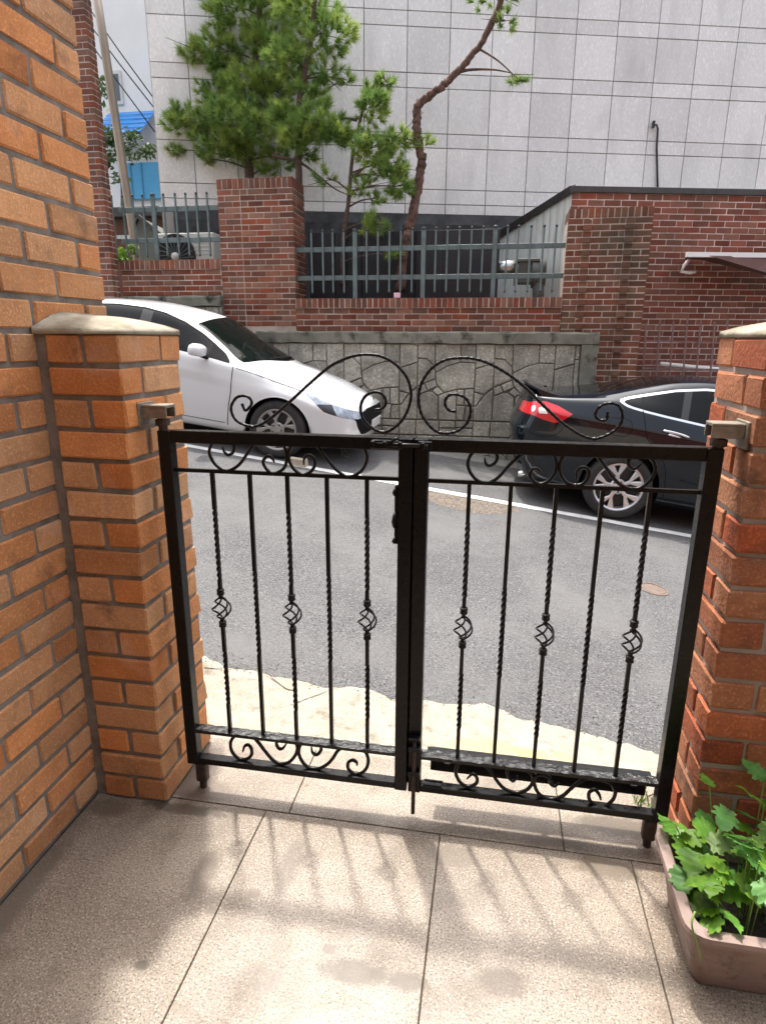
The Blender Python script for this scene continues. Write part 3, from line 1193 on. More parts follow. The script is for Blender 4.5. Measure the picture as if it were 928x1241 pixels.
lw1 = low_wall('low brick wall topped by the fence with the air conditioner behind it', -5.16, -3.69, 2.13, 2.478, 2.6, M_MORTAR_F)
lw2 = low_wall('low brick wall between the two tall brick piers, under the long fence', -2.66, .775, 1.676, 1.972, 2.095, M_MORTAR_F)

# middle pier: two brick bodies that meet in a straight joint
mp = thing('brick_pier', 'tall square brick pier standing behind the white car, left of the long fence', 'pier', (-3.17, WY, 0), 'tall street-side brick piers')
XM = -3.375
box('mortar_core', (-3.68, WY + .005, .4), (-2.668, WY + .5, 3.555), M_MORTAR_F, mp)
zt = 3.44
z0 = zt - 24 * .0709
brick_run(mp, M_RED, (-3.685, WY, 0), (1, 0, 0), (0, -1, 0), -3.685 * -1 + XM - .006, z0, zt, RB, RH, RJ, flip=1)
brick_run(mp, M_RED, (XM + .006, WY - .001, 0), (1, 0, 0), (0, -1, 0), -2.66 - XM - .006, z0, zt, RB, RH, RJ)
brick_run(mp, M_RED, (-2.66, WY + .1, 0), (0, 1, 0), (1, 0, 0), .4, z0, zt, RB, RH, RJ)
soldier(mp, M_RED, -3.69, -2.655, WY - .004, zt + .006, 3.565, .5)

# right pier with two decorative columns of notched bricks
rp = thing('brick_pier', 'mossy brick pier with two notched brick columns above the black car', 'pier', (1.27, WY, 0), 'tall street-side brick piers')
box('mortar_core', (.785, WY + .005, -.2), (1.74, WY + .5, 3.09), M_MORTAR_F, rp)
zt2 = 2.99
z02 = zt2 - 40 * .0709
COLS = ((.955, 1.055), (1.44, 1.54))


def notch(r, a, b, z):
    return z > 1.9 and any(a < c1 and b > c0 for c0, c1 in COLS)


XJ = 1.055
brick_run(rp, M_REDMOSS, (.778, WY, 0), (1, 0, 0), (0, -1, 0), .177 - .006, z02, zt2, RB, RH, RJ, flip=1)
brick_run(rp, M_REDMOSS, (1.061, WY, 0), (1, 0, 0), (0, -1, 0), .373, z02, zt2, RB, RH, RJ)
brick_run(rp, M_REDMOSS, (1.546, WY, 0), (1, 0, 0), (0, -1, 0), .206, z02, zt2, RB, RH, RJ, flip=1)
for (c0, c1) in COLS:
    for r in range(40):
        z = z02 + (r + .5) * .0709
        out = .0 if r % 2 else .035
        lay(rp, M_REDMOSS, ((c0 + c1) / 2, WY + .053 - out, z), c1 - c0 - .004, .1, .0585, 0, ch=.003)
soldier(rp, M_REDMOSS, .775, 1.752, WY - .004, zt2 + .004, 3.1, .5)

# far-left tall pier
lp = thing('brick_pier', 'dark red brick pier rising past the top of the picture beside the house wall', 'pier', (-5.6, WY, 0), 'tall street-side brick piers')
XR = float(at(127, 250, WY - .25).x)
box('mortar_core', (XR - .9, WY - .245, .9), (XR - .005, WY - .085, 6.0), M_MORTAR_F, lp)
brick_run(lp, M_RED, (XR - .9, WY - .25, 0), (1, 0, 0), (0, -1, 0), .9, 1.9, 5.8, RB, RH, RJ, skip=lambda r, a, b, z: b < .42)
brick_run(lp, M_RED, (XR, WY - .15, 0), (0, 1, 0), (1, 0, 0), .07, 1.9, 5.8, RB, RH, RJ)


# cast stone plinths
TILE = [[(168, 30), (300, 30), (300, 160), (168, 202)], [(300, 30), (425, 30), (428, 190), (370, 135), (300, 130)],
        [(425, 30), (610, 30), (610, 158), (520, 185), (435, 232), (428, 190)], [(610, 30), (718, 30), (718, 162), (610, 158)],
        [(168, 205), (300, 162), (300, 330), (240, 385), (168, 365)], [(300, 132), (370, 135), (428, 190), (432, 275), (300, 330)],
        [(435, 232), (520, 185), (610, 158), (718, 162), (715, 340), (590, 350), (495, 375), (440, 310)],
        [(300, 335), (355, 315), (375, 365), (310, 392)], [(355, 313), (428, 280), (447, 330), (378, 363)],
        [(447, 330), (497, 376), (455, 397), (412, 366)], [(168, 370), (235, 387), (185, 465), (168, 465)],
        [(183, 470), (240, 390), (300, 340), (302, 575), (168, 575), (168, 470)],
        [(303, 397), (375, 370), (410, 369), (453, 402), (462, 575), (303, 575)],
        [(460, 400), (495, 379), (590, 352), (590, 575), (464, 575)], [(592, 352), (645, 350), (645, 465), (592, 462)],
        [(648, 350), (715, 342), (712, 470), (648, 465)], [(592, 465), (658, 470), (645, 575), (592, 575)],
        [(662, 472), (718, 472), (718, 575), (648, 575)], [(168, 580), (295, 580), (290, 690), (168, 690)],
        [(297, 580), (467, 580), (467, 690), (292, 690)], [(470, 580), (587, 580), (587, 632), (470, 632)],
        [(470, 636), (587, 636), (587, 690), (470, 690)], [(590, 580), (718, 580), (718, 630), (590, 626)],
        [(590, 632), (718, 634), (718, 690), (590, 690)]]


def clip_poly(P, axis, lim, keep_less):
    out = []
    n = len(P)
    for i in range(n):
        a, b = P[i], P[(i + 1) % n]
        ia = (a[axis] <= lim) == keep_less
        ib = (b[axis] <= lim) == keep_less
        if ia:
            out.append(a)
        if ia != ib:
            t = (lim - a[axis]) / (b[axis] - a[axis])
            out.append(tuple(a[k] + t * (b[k] - a[k]) for k in range(2)))
    return out


def plinth(label, x0, x1, ztop, cap_h, zbase, frame_r, x_off):
    t = thing('stone_plinth', label, 'plinth', ((x0 + x1) / 2, WY - .05, zbase), 'cast stone plinths under the brick walls')
    fr = .2 if frame_r else 0
    box('backing', (x0, WY - .06, zbase), (x1 - .002, WY + .12, ztop - .004), M_STONEJ, t)
    g = MB()
    n = int((x1 - x0) / .12)
    for i in range(n + 1):
        x = x0 + (x1 - x0) * i / n
        for (y, z) in ((WY + .1, ztop), (WY - .12, ztop), (WY - .135, ztop - .02), (WY - .13, ztop - cap_h), (WY - .05, ztop - cap_h)):
            g.v.append((x, y + random.uniform(-.005, .005), z + random.uniform(-.007, .007)))
    for i in range(n):
        for k in range(4):
            a = i * 5 + k
            g.f.append((a, a + 1, a + 6, a + 5))
    g.f += [tuple(range(5)), tuple(n * 5 + k for k in reversed(range(5)))]
    part('capping', g, M_STONECAP, t)
    if frame_r:
        box('edge_strip', (x1 - fr, WY - .128, zbase), (x1, WY + .1, ztop - cap_h - .003), M_STONECAP, t, .008)
    s = .0018
    zt_ = ztop - cap_h - .005
    x = x0 + x_off - 550 * s
    while x < x1 - fr:
        for row in range(3):
            for P in TILE:
                Q = [(x + (p[0] - 168) * s, zt_ - (p[1] - 30) * s - row * 664 * s) for p in P]
                Q = clip_poly(Q, 0, x0 + .002, False)
                if len(Q) > 2:
                    Q = clip_poly(Q, 0, x1 - fr - .004, True)
                if len(Q) > 2:
                    xm = sum(q[0] for q in Q) / len(Q)
                    Q = clip_poly(Q, 1, max(zbase, zr(xm, WY) - .05), False)
                if len(Q) < 3 or abs(area2(np.array(Q))) < .002:
                    continue
                mb = MB().prism(Q, (0, WY - .06, 0), (1, 0, 0), (0, 0, 1), (0, -1, 0), 0, .030 + random.uniform(-.008, .008), .0045, .009)
                part('stone', mb, M_STONE, t)
        x += 550 * s


plinth('long cast stone plinth with crazy-paving relief between the two cars', -3.2, 1.245, 1.676, .145, -.5, True, .97)
plinth('short mossy stone plinth seen over the roof of the white car', -6.0, -3.68, 2.13, .13, .45, False, .3)
box('brick_footing', (-3.68, WY - .02, .2), (-3.2, WY + .0, 1.0), M_MORTAR_F, mp)


# ------------------------------------------------------------------ fences on the low walls
def fence(label, x0, x1, z0, z_rail1, z_rail2, z_top, pickets, posts, zpick_bot):
    t = thing('metal_fence', label, 'fence', ((x0 + x1) / 2, WY + .1, z0), 'grey-green picket fences on the walls')
    Yf = WY + .1
    for z in (z_rail1, z_rail2):
        box('rail', (x0, Yf - .02, z - .03), (x1, Yf + .02, z + .03), M_FENCE, t, .003)
    for x in posts:
        o = box('post', (x - .028, Yf - .052, z0 - .01), (x + .028, Yf - .0205, z_top + .0), M_FENCE, t, .003)
        part('post_cap', MB().lathe([(.001, .02), (.028, .012), (.033, 0), (.030, -.02)], (x, Yf - .036, z_top + .005), (0, 0, 1), 10), M_FENCETIP, o, True)
    for x in pickets:
        g = MB().tube([(x, Yf - .031, zpick_bot), (x, Yf - .031, z_top - .01)], .0105, 4, True)
        o = part('picket', g, M_FENCE, t)
        g = MB().lathe([(.001, .022), (.013, .016), (.017, 0), (.013, -.016), (.001, -.02)], (x, Yf - .031, z_top), (0, 0, 1), 8)
        part('picket_tip', g, M_FENCETIP, o, True)
        part('picket_foot', MB().lathe([(.001, -.016), (.012, -.010), (.013, .0), (.012, .012)], (x, Yf - .031, zpick_bot), (0, 0, 1), 8), M_FENCETIP, o, True)
    return t


YF = WY + .07
fl_p = [at(px, 290, YF).x for px in (140, 153, 165, 177, 202, 216, 228.5, 241, 254)]
fl_post = [at(189.5, 290, YF).x]
fr_px = [43, 85, 122, 163, 248, 290, 333, 375, 418, 505, 548, 592, 637, 680]
fr_p = [at(364 + a / 3.093, 320, YF).x for a in fr_px] + [at(a, 320, YF).x for a in (613, 626, 641, 656.5, 671)]
fr_post = [at(364 + a / 3.093, 320, YF).x for a in (205, 460, 725)]
fence('short grey-green picket fence in front of the air conditioner', -5.16, -3.69, 2.6, 3.25, 2.86, 3.42, fl_p, fl_post, 2.66)
fence('long grey-green picket fence in front of the black boards and pines', -2.66, .775, 2.095, 2.705, 2.355, 2.925, fr_p, fr_post, 2.17)
bk = MB().box((at(480, 350, YF).x - .02, WY + .0, 2.097), (at(486, 350, YF).x, WY + .03, 2.16), .004)
tag(part('paper_tag', bk, mat('pink_paper', (.75, .45, .55), rough=.7), None), 'small pinkish paper tag on the coping below the reddish pine trunk', 'tag')

# ------------------------------------------------------------------ black boards behind the long fence
bx0, bx1 = -2.64, at(604, 330, 9.0).x
bd = thing('board_screen', 'black board screen standing behind the long fence', 'screen', ((bx0 + bx1) / 2, 9.0, 2.0))
n = 7
for i in range(n):
    a = bx0 + (bx1 - bx0) * i / n
    b = bx0 + (bx1 - bx0) * (i + 1) / n
    box('board', (a + .003, 9.0 + random.uniform(-.008, .008), 1.6), (b - .003, 9.05, 2.99), M_BOARD, bd, .003)

# ------------------------------------------------------------------ granite-clad building, turned 15 degrees
ANG = math.radians(15)
GE = np.array([math.cos(ANG), math.sin(ANG), 0])
GN = np.array([math.sin(ANG), -math.cos(ANG), 0])
G0 = np.array([0, 11.2, 0])
gb = thing('granite_building', 'pale granite clad building filling the background behind the pines', 'building', tuple(G0 + np.array([0, 0, 3])))
S0 = -5.43


def gpt(s, d, z):
    p = G0 + GE * s + GN * d
    return (p[0], p[1], z)


def gbox(name, s0, s1, d0, d1, z0, z1, m, parent, ch=0.):
    T = Matrix(((GE[0], GN[0], 0, G0[0]), (GE[1], GN[1], 0, G0[1]), (0, 0, 1, 0), (0, 0, 0, 1)))
    return part(name, MB().box((s0, d0, z0), (s1, d1, z1), ch, T), m, parent)


gbox('wall_core', S0 + .012, 9, -6, -.028, -2, 7.9, M_PANELJ, gb)
zrows = [3.52, 3.67, 3.885, 4.475, 4.675, 5.29, 5.49, 6.09, 6.29, 6.9, 7.1, 7.7, 7.9]
sj = [S0 + .02] + [-4.86 + .6505 * i for i in range(0, 17)]
for i in range(len(sj) - 1):
    for j in range(len(zrows) - 1):
        gbox('granite_panel', sj[i] + .006, sj[i + 1] - .006, -.027, random.uniform(-.0015, .0015), zrows[j] + .006, zrows[j + 1] - .006, M_PANEL, gb, .003)
gbox('coping', S0 - .05, 9, -.4, .06, 7.902, 8.0, M_FLASH, gb)
# rough dark base course
g = MB()
n = 70
for i in range(n + 1):
    s = S0 + .2 + 9.0 * i / n
    for z in (2.2, 2.6, 3.0, 3.2, 3.36, 3.515):
        d = .02 + (random.uniform(0, .07) if 3.0 < z < 3.4 else (.0 if z > 3.4 else .05 * random.random()))
        g.v.append(gpt(s, d, z))
for i in range(n):
    for k in range(5):
        a = i * 6 + k
        g.f.append((a, a + 6, a + 7, a + 1))
part('rough_base_course', g, M_DARKBAND, gb)
# drain pipe and cable on the granite
p1 = onplane(795, 152, G0 + GN * .03, GN)
p2 = onplane(797, 240, G0 + GN * .03, GN)
g = MB().tube([p1 + Vector((-.05, 0, .0)), p1 + Vector((0, -.02, .01)), p1 + Vector((.025, -.02, -.05)), p1.lerp(p2, .3), p1.lerp(p2, .6), p2], .016, 8)
tag(part('cable_conduit', g, M_DARK, None, True), 'thin dark conduit running up the granite wall above the red building', 'conduit')
tag(link('wall_bracket', MB().box(tuple(p1 + Vector((-.07, -.06, -.03))), tuple(p1 + Vector((-.03, .0, .06))), .004).mesh('wall_bracket', M_DARK)),
    'small dark bracket at the head of the conduit on the granite wall', 'bracket')

# ------------------------------------------------------------------ red brick building on the right with white side wall
rb = thing('brick_building', 'red brick building at the right with dark roof flashing and white side wall', 'building', (1.5, 9.3, 0))
C0 = np.array(at(693, 235, 9.0))
R0 = np.array([C0[0], C0[1], 0])
ztop = float(at(693, 233, 9.0).z)
RANG = math.radians(13)
RE = np.array([math.cos(RANG), math.sin(RANG), 0])
RN = np.array([math.sin(RANG), -math.cos(RANG), 0])


def rpt(s, d, z):
    p = R0 + RE * s + RN * d
    return Vector((p[0], p[1], z))


def rbox(name, s0, s1, d0, d1, z0, z1, m, parent, ch=0.):
    T = Matrix(((RE[0], RN[0], 0, R0[0]), (RE[1], RN[1], 0, R0[1]), (0, 0, 1, 0), (0, 0, 0, 1)))
    return part(name, MB().box((s0, d0, z0), (s1, d1, z1), ch, T), m, parent)


rbox('wall_core', .01, 5.5, -.5, -.007, -1.5, ztop + .0, M_MORTAR_L, rb)
rows = 36
zb0 = ztop - rows * .0765


def rskip(r, a, b, z):
    # hidden behind the mossy pier
    return b < 1.0 and z < ztop - .42


brick_run(rb, M_REDLITE, tuple(R0), tuple(RE), tuple(RN), 2.9, zb0, ztop, .205, .0635, .013, skip=rskip)
flb = rbox('roof_flashing', -.03, 5.5, -.5, .03, ztop + .001, ztop + .075, M_FLASH, rb, .004)
# side wall: its top edge falls away from the street
side_far = at(604, 283, 10.6)
sv = side_far - Vector(at(690, 232, 9.0))
g = MB()
A = rpt(.0, .0, 0)
B = Vector((side_far.x, side_far.y, 0))
dirv = (B - A)
perp = Vector((dirv.y, -dirv.x, 0)).normalized() * .12
zf = side_far.z - .06
nsl = 12
for i in range(nsl):
    a, b = i / nsl, (i + 1) / nsl
    P, Q = A + dirv * a, A + dirv * b
    za, zb = ztop + (zf - ztop) * a, ztop + (zf - ztop) * b
    v = []
    gap = dirv.normalized() * .004
    P2, Q2 = P + gap, Q - gap
    for (pt, z) in ((P2, .5), (Q2, .5), (Q2, zb), (P2, za)):
        v.append((pt.x, pt.y, z))
    for (pt, z) in ((P2, .5), (Q2, .5), (Q2, zb), (P2, za)):
        v.append((pt.x + perp.x, pt.y + perp.y, z))
    mb = MB()
    mb.add(v, [(0, 1, 2, 3), (7, 6, 5, 4), (0, 4, 5, 1), (1, 5, 6, 2), (2, 6, 7, 3), (3, 7, 4, 0)])
    part('siding_board', mb, M_WHITEWALL, rb)
up = Vector((0, 0, 1))
e0 = A + up * (ztop + .035)
e1 = B + up * (zf + .035)
part('verge_flashing', MB().tube([e0 + (e0 - e1).normalized() * .02, e1], .045, 4, True), M_FLASH, rb)
# awning over the side door
aw = thing('awning', 'small brown awning with a pale front edge on the red brick building', 'awning', tuple(at(850, 320, 9.3)))
q = at(826, 311, 9.05)
a0 = at(822, 309.5, 9.0)
a1 = at(834, 310, 8.75)
wr = Vector((1.6, .35, 0))
g = MB()
ins = Vector((.10, .55, .02))
for pnt in (a1, a1 + wr, a1 + wr + ins, a1 + ins):
    g.v.append(tuple(pnt))
for pnt in (a1, a1 + wr, a1 + wr + ins, a1 + ins):
    g.v.append(tuple(pnt + Vector((0, 0, .02))))
g.f += [(0, 3, 2, 1), (4, 5, 6, 7), (0, 1, 5, 4), (1, 2, 6, 5), (2, 3, 7, 6), (3, 0, 4, 7)]
part('awning_sheet', g, M_AWN, aw)
part('front_edge', MB().tube([a1 + Vector((-.03, -.02, .015)), a1 + wr + Vector((0, -.02, .015))], .028, 4, True), M_WHITEWALL2, aw)
br0 = at(835, 314, 9.0)
g = MB().tube([br0, at(829, 321, 9.0), at(825, 329, 9.0), at(836, 330.5, 9.05), at(842, 329, 9.15)], .02, 6)
part('awning_bracket', g, M_WHITEWALL2, aw, True)
g = MB()
vv = [a1 + Vector((.25, 0, -.0)), a1 + Vector((1.6, .3, -.35)), a1 + Vector((1.6, .35, -.0)), a1 + Vector((.3, .5, 0))]
g.add([tuple(p) for p in vv] + [tuple(p + Vector((0, .03, .01))) for p in vv],
      [(0, 1, 2, 3), (7, 6, 5, 4), (0, 4, 5, 1), (1, 5, 6, 2), (2, 6, 7, 3), (3, 7, 4, 0)])
part('valance', g, M_AWN, aw)
# iron railing and white handrail low on the right
rl = thing('iron_railing', 'faded pinkish iron railing in front of the red brick building', 'railing', tuple(at(820, 440, 8.9)))
for px in (783, 800, 816, 833, 849, 866, 882):
    a, b = at(px, 385 + (px % 7), 8.75), at(px, 455, 8.75)
    part('bar', MB().tube([a, b - Vector((0, 0, 1.0))], .009, 4, True), M_PINK, rl)
for y in (413, 446):
    part('rail', MB().tube([at(779, y, 8.77), at(905, y + 3, 8.77)], .011, 4, True), M_PINK, rl)
tag(part('handrail', MB().tube([at(800, 441, 8.9), at(850, 446, 8.9), at(900, 450, 8.9)], .03, 6), M_WHITEWALL2, None, True),
    'white horizontal handrail behind the pinkish iron railing', 'handrail')

# dry creeper on the white side wall
vi = thing('dry_creeper', 'bare brown creeper twigs climbing the white side wall', 'creeper', tuple(at(640, 330, 9.4)))
g = MB()
for (base, tips) in (((650, 345), ((668, 270), (655, 285), (690, 262))), ((640, 345), ((632, 280), (648, 262), (662, 290))),
                     ((668, 350), ((660, 300), (676, 262), (684, 285)))):
    for tp in tips:
        pts = []
        for i in range(6):
            t = i / 5
            x = base[0] + (tp[0] - base[0]) * t + random.uniform(-3, 3)
            y = base[1] + (tp[1] - base[1]) * t
            frac = max(0., min(1., (693 - x) / 89))
            Yw = 9.0 + 1.6 * frac
            pts.append(at(x, y, Yw - .06))
        part('twig', MB().tube(catmull(pts, 3), .005, 4), M_TWIG, vi)
# extract duct
du = thing('extract_duct', 'galvanised and sooty kitchen extract duct with hood behind the fence', 'duct', tuple(at(635, 335, 9.2)))
Yd = 9.1
part('shiny_pipe', MB().tube([at(602, 325, Yd), at(627, 322, Yd)], .085, 20), M_GALVD, du, True)
g = MB()
a, b = at(627, 344, Yd), at(651, 315, Yd)
g.box((a.x, Yd - .13, a.z), (b.x, Yd + .15, b.z), .01)
g.box((a.x - .02, Yd - .17, b.z - .03), (b.x + .03, Yd + .17, b.z + .005), .005)
part('fan_box', g, M_DUCT, du)
c = at(655, 331, Yd)
g = MB().tube([c + Vector((-.12, -.02, 0)), c + Vector((.06, -.02, 0))], [.19, .17], 20)
part('fan_drum', g, M_DUCT, du, True)
part('down_pipe', MB().tube([at(652, 338, Yd - .08), at(652, 375, Yd - .08)], .075, 14), M_DUCT, du, True)
part('hanging_flange', MB().box(tuple(at(622, 345, Yd - .05)), tuple(at(626, 334, Yd) + Vector((0, .1, 0))), .003), M_DUCT, du)

# air conditioner behind the short fence
Ya = 8.95
a, b = at(191, 330, Ya), at(258, 281, Ya)
ac = thing('air_conditioner', 'off-white outdoor air conditioner unit with dark round fan grille', 'air conditioner', (a.x, Ya, 2.5))
g = MB().box((a.x, Ya, a.z), (b.x, Ya + .36, b.z), .012)
part('casing', g, M_ACWHITE, ac)
fc = at(213, 309, Ya)
g = MB().lathe([(.001, .004), (.285, .004), (.30, .018), (.31, .004), (.31, -.01)], (fc.x, Ya - .006, fc.z - .02), (0, -1, 0), 40)
fg = part('fan_grille', g, M_DARK, ac, True)
g = MB()
for k in range(22):
    an = k * 2 * math.pi / 22
    p0 = Vector((fc.x + .07 * math.cos(an), Ya - .018, fc.z - .02 + .07 * math.sin(an)))
    p1_ = Vector((fc.x + .285 * math.cos(an + .25), Ya - .018, fc.z - .02 + .285 * math.sin(an + .25)))
    part('grille_blade', MB().tube([p0, p0.lerp(p1_, .5) + Vector((.01, -.006, 0)), p1_], .006, 4), M_FENCE, fg)
part('hub', MB().lathe([(.001, .03), (.055, .026), (.06, .0)], (fc.x, Ya - .012, fc.z - .02), (0, -1, 0), 16), M_ACWHITE, fg, True)
g = MB()
for k in range(5):
    z = b.z - .09 - k * .05
    box('louvre', (b.x - .30, Ya - .006, z), (b.x - .04, Ya + .002, z + .02), M_ACWHITE, ac, .002)

# dark shed gable and shrubs beside it
sh = thing('shed', 'small dark gabled shed roof behind the short fence', 'shed', tuple(at(175, 300, 9.6)))
P = [at(162, 326, 9.6), at(196, 326, 9.6), at(196, 286, 9.6), at(168, 262, 9.6), at(160, 276, 9.6)]
g = MB()
nP = len(P)
g.v += [tuple(p) for p in P] + [tuple(p + Vector((-.2, 1.2, 0))) for p in P]
g.f += [tuple(range(nP)), tuple(reversed(range(nP, 2 * nP)))]
for i in range(nP):
    g.f.append((i, (i + 1) % nP, nP + (i + 1) % nP, nP + i))
part('gable_wall', g, mat('grey_green_board', (.16, .17, .15), (.12, .13, .115), 3, .8), sh)
g = MB().tube([at(196, 286, 9.55), at(168, 262, 9.55), at(160, 276, 9.55)], .03, 4, True)
part('roof_edge', g, M_FLASH, sh)
# old brick building end behind the left fence
ob = thing('outbuilding', 'brown brick outbuilding with dark eaves seen through the short fence', 'outbuilding', tuple(at(165, 270, 10.8)))
a, b = at(120, 330, 10.8), at(197, 256, 10.8)
box('wall', (a.x - 1, 10.8, a.z - 1), (b.x, 11.0, b.z), mat('brown_brickwork', (.16, .08, .055), (.1, .055, .04), 5, .9, .5, 30), ob)
box('eaves', (a.x - 1, 10.6, b.z - .1), (b.x + .02, 11.1, b.z + .06), M_FLASH, ob, .01)
box('sill_band', (a.x - 1, 10.78, b.z - .42), (b.x - .1, 10.799, b.z - .36), M_WHITEWALL, ob)

# ------------------------------------------------------------------ white apartment block with blue awning far behind on the left
wb = thing('apartment_block', 'white rendered block with a bright blue awning and blue screen behind the pole', 'building', tuple(at(160, 200, 15)))
Yb = 15.0
a, b = at(60, 420, Yb), at(206, -60, Yb)
box('wall', (a.x - 4, Yb, -2), (b.x + 1.2, Yb + 4, 9.8), M_WHITEWALL2, wb)
a, b = at(138, 177, Yb), at(191, 134, Yb)
aw2 = thing('blue_awning', 'bright blue corrugated awning on the white block', 'awning', tuple(at(165, 150, 14.6)))
for k in range(5):
    t0, t1 = k / 5, (k + 1) / 5
    zA, zB = b.z + (a.z - b.z) * t0, b.z + (a.z - b.z) * t1
    yA, yB = Yb - .05 - .8 * t0, Yb - .05 - .8 * t1
    mb = MB()
    vs = [(a.x, yA, zA), (b.x, yA, zA), (b.x, yB, zB + .03), (a.x, yB, zB + .03)]
    mb.add(vs + [(x, y, z - .02) for x, y, z in vs], [(0, 1, 2, 3), (7, 6, 5, 4), (0, 4, 5, 1), (1, 5, 6, 2), (2, 6, 7, 3), (3, 7, 4, 0)])
    part('awning_sheet', mb, M_BLUE, aw2)
part('front_bar', MB().tube([(a.x, Yb - .86, a.z - .01), (b.x, Yb - .86, a.z - .01)], .03, 6), mat('navy_bar', (.02, .06, .14), rough=.5), aw2, True)
a, b = at(150, 243, Yb), at(197, 197, Yb)
box('blue_screen', (a.x, Yb - .1, a.z), (b.x, Yb - .02, b.z), M_BLUE2, wb, .01)
for px in (162, 175):
    q = at(px, 220, Yb)
    box('screen_post', (q.x - .02, Yb - .12, a.z), (q.x + .02, Yb - .101, b.z), mat('blue_post', (.07, .3, .5), rough=.5), wb)
a, b = at(133, 128, Yb), at(147, 85, Yb)
f_ = box('window', (a.x, Yb - .05, a.z), (b.x, Yb - .002, b.z), M_ACWHITE, wb, .01)
box('pane', (a.x + .06, Yb - .06, a.z + .08), (b.x - .06, Yb - .0505, b.z - .08), M_GLASSW, f_)
a, b = at(116, 190, Yb), at(136, 148, Yb)
f_ = box('window', (a.x, Yb - .05, a.z), (b.x, Yb - .002, b.z), M_ACWHITE, wb, .01)
box('pane', (a.x + .06, Yb - .06, a.z + .08), (b.x - .06, Yb - .0505, b.z - .08), M_GLASSW, f_)
box('floor_band', (at(100, 300, Yb).x, Yb - .12, at(160, 186, Yb).z), (at(200, 300, Yb).x, Yb - .011, at(160, 178, Yb).z), M_ACWHITE, wb)
for i, (pa, pb) in enumerate((((96, 12), (192, 137)), ((96, -8), (196, 132)), ((96, 32), (188, 160)))):
    o = part('utility_cable', MB().tube([at(*pa, 12.5), at((pa[0] + pb[0]) / 2, (pa[1] + pb[1]) / 2 + 1.5, 13), at(*pb, 13.5)], .012, 5), M_DARK, None, True)
    tag(o, ('upper thin cable sagging across the white block', 'rightmost thin cable by the granite corner', 'lowest thin cable crossing the blue awning')[i],
        'cable', 'overhead cables by the white block')

# leaning metal pole
p0, p1 = at(167, 320, 9.0), at(131, 85, 9.0)
d = p1 - p0
pl = part('metal_pole', MB().tube([p0 - d * .4, p0, p1, p1 + d * .6], .058, 16), M_POLE, None, True)
tag(pl, 'leaning aged metal pole rising behind the short fence', 'pole')


# ------------------------------------------------------------------ vegetation
def needles(g, c, R, n_burst, per, L, up=.25):
    """bursts of thin needle blades through an ellipsoid"""
    c = np.array(c)
    for _ in range(n_burst):
        d = rng.normal(size=3)
        d /= np.linalg.norm(d)
        p = c + d * np.array(R) * rng.uniform(.25, 1.) ** .6
        ax = d * .7 + np.array([0, 0, up + .3])
        ax /= np.linalg.norm(ax)
        dirs = rng.normal(size=(per, 3)) * .62 + ax
        dirs /= np.linalg.norm(dirs, axis=1)[:, None]
        side = np.cross(dirs, rng.normal(size=(per, 3)))
        side /= np.linalg.norm(side, axis=1)[:, None] + 1e-9
        ln = L * rng.uniform(.65, 1.15, per)
        st = p - ax * rng.uniform(0, .06, per)[:, None]
        wd = .0042
        A = st + side * wd
        B = st - side * wd
        T = st + dirs * ln[:, None]
        o = len(g.v)
        g.v.extend(map(tuple, np.stack([A, B, T], 1).reshape(-1, 3)))
        g.f.extend((o + 3 * k, o + 3 * k + 1, o + 3 * k + 2) for k in range(per))


def pine(label, trunk_pts, r0, r1, clumps, branches, bark, L=.12, wob=.0):
    t = thing('pine_tree', label, 'pine tree', tuple(trunk_pts[0]), 'pine trees behind the fence')
    P = catmull(trunk_pts, 8)
    n = len(P)
    if wob:
        P = [p + rng.normal(size=3) * wob for p in P]
    rr = [(r0 + (r1 - r0) * i / (n - 1)) * random.uniform(.9, 1.1) for i in range(n)]
    part('trunk', MB().tube(P, rr, 10), bark, t, True)
    g = MB()
    for br in branches:
        Q = catmull(br, 5)
        m = len(Q)
        g.tube(Q, [.022 * (1 - .75 * i / (m - 1)) for i in range(m)], 6)
    for (c, R, nb) in clumps:
        k = min(range(n), key=lambda i: (Vector(P[i]) - (Vector(c) + Vector((0, 0, -.12)))).length)
        a, b = Vector(P[k]), Vector(c)
        mid = a.lerp(b, .5) + Vector((0, 0, .03))
        g.tube(catmull([a, mid, b], 4), [.014, .013, .012, .011, .010, .009, .008, .007, .006], 5)
        for _ in range(5):
            d = Vector(rng.normal(size=3) * np.array(R) * .6)
            g.tube([b - (b - a) * .15, b + d], [.006, .003], 4)
    if g.v:
        part('branches', g, bark, t)['kind'] = 'stuff'
    if clumps:
        g = MB()
        for (c, R, nb) in clumps:
            needles(g, c, R, int(nb * 1.8), 70, L)
        f = part('needles', g, M_NEEDLE, t)
        f['kind'] = 'stuff'
    return t


def clump(px, py, Y, rx, ry, dens=1.0):
    """an ellipsoidal clump whose size is given in pixels of the photograph at that distance"""
    s = Y * 1.03 / CAM_F
    return (at(px, py, Y), (rx * s, max(rx, ry) * s * .9, ry * s), int(max(4, rx * ry / 14 * dens)))


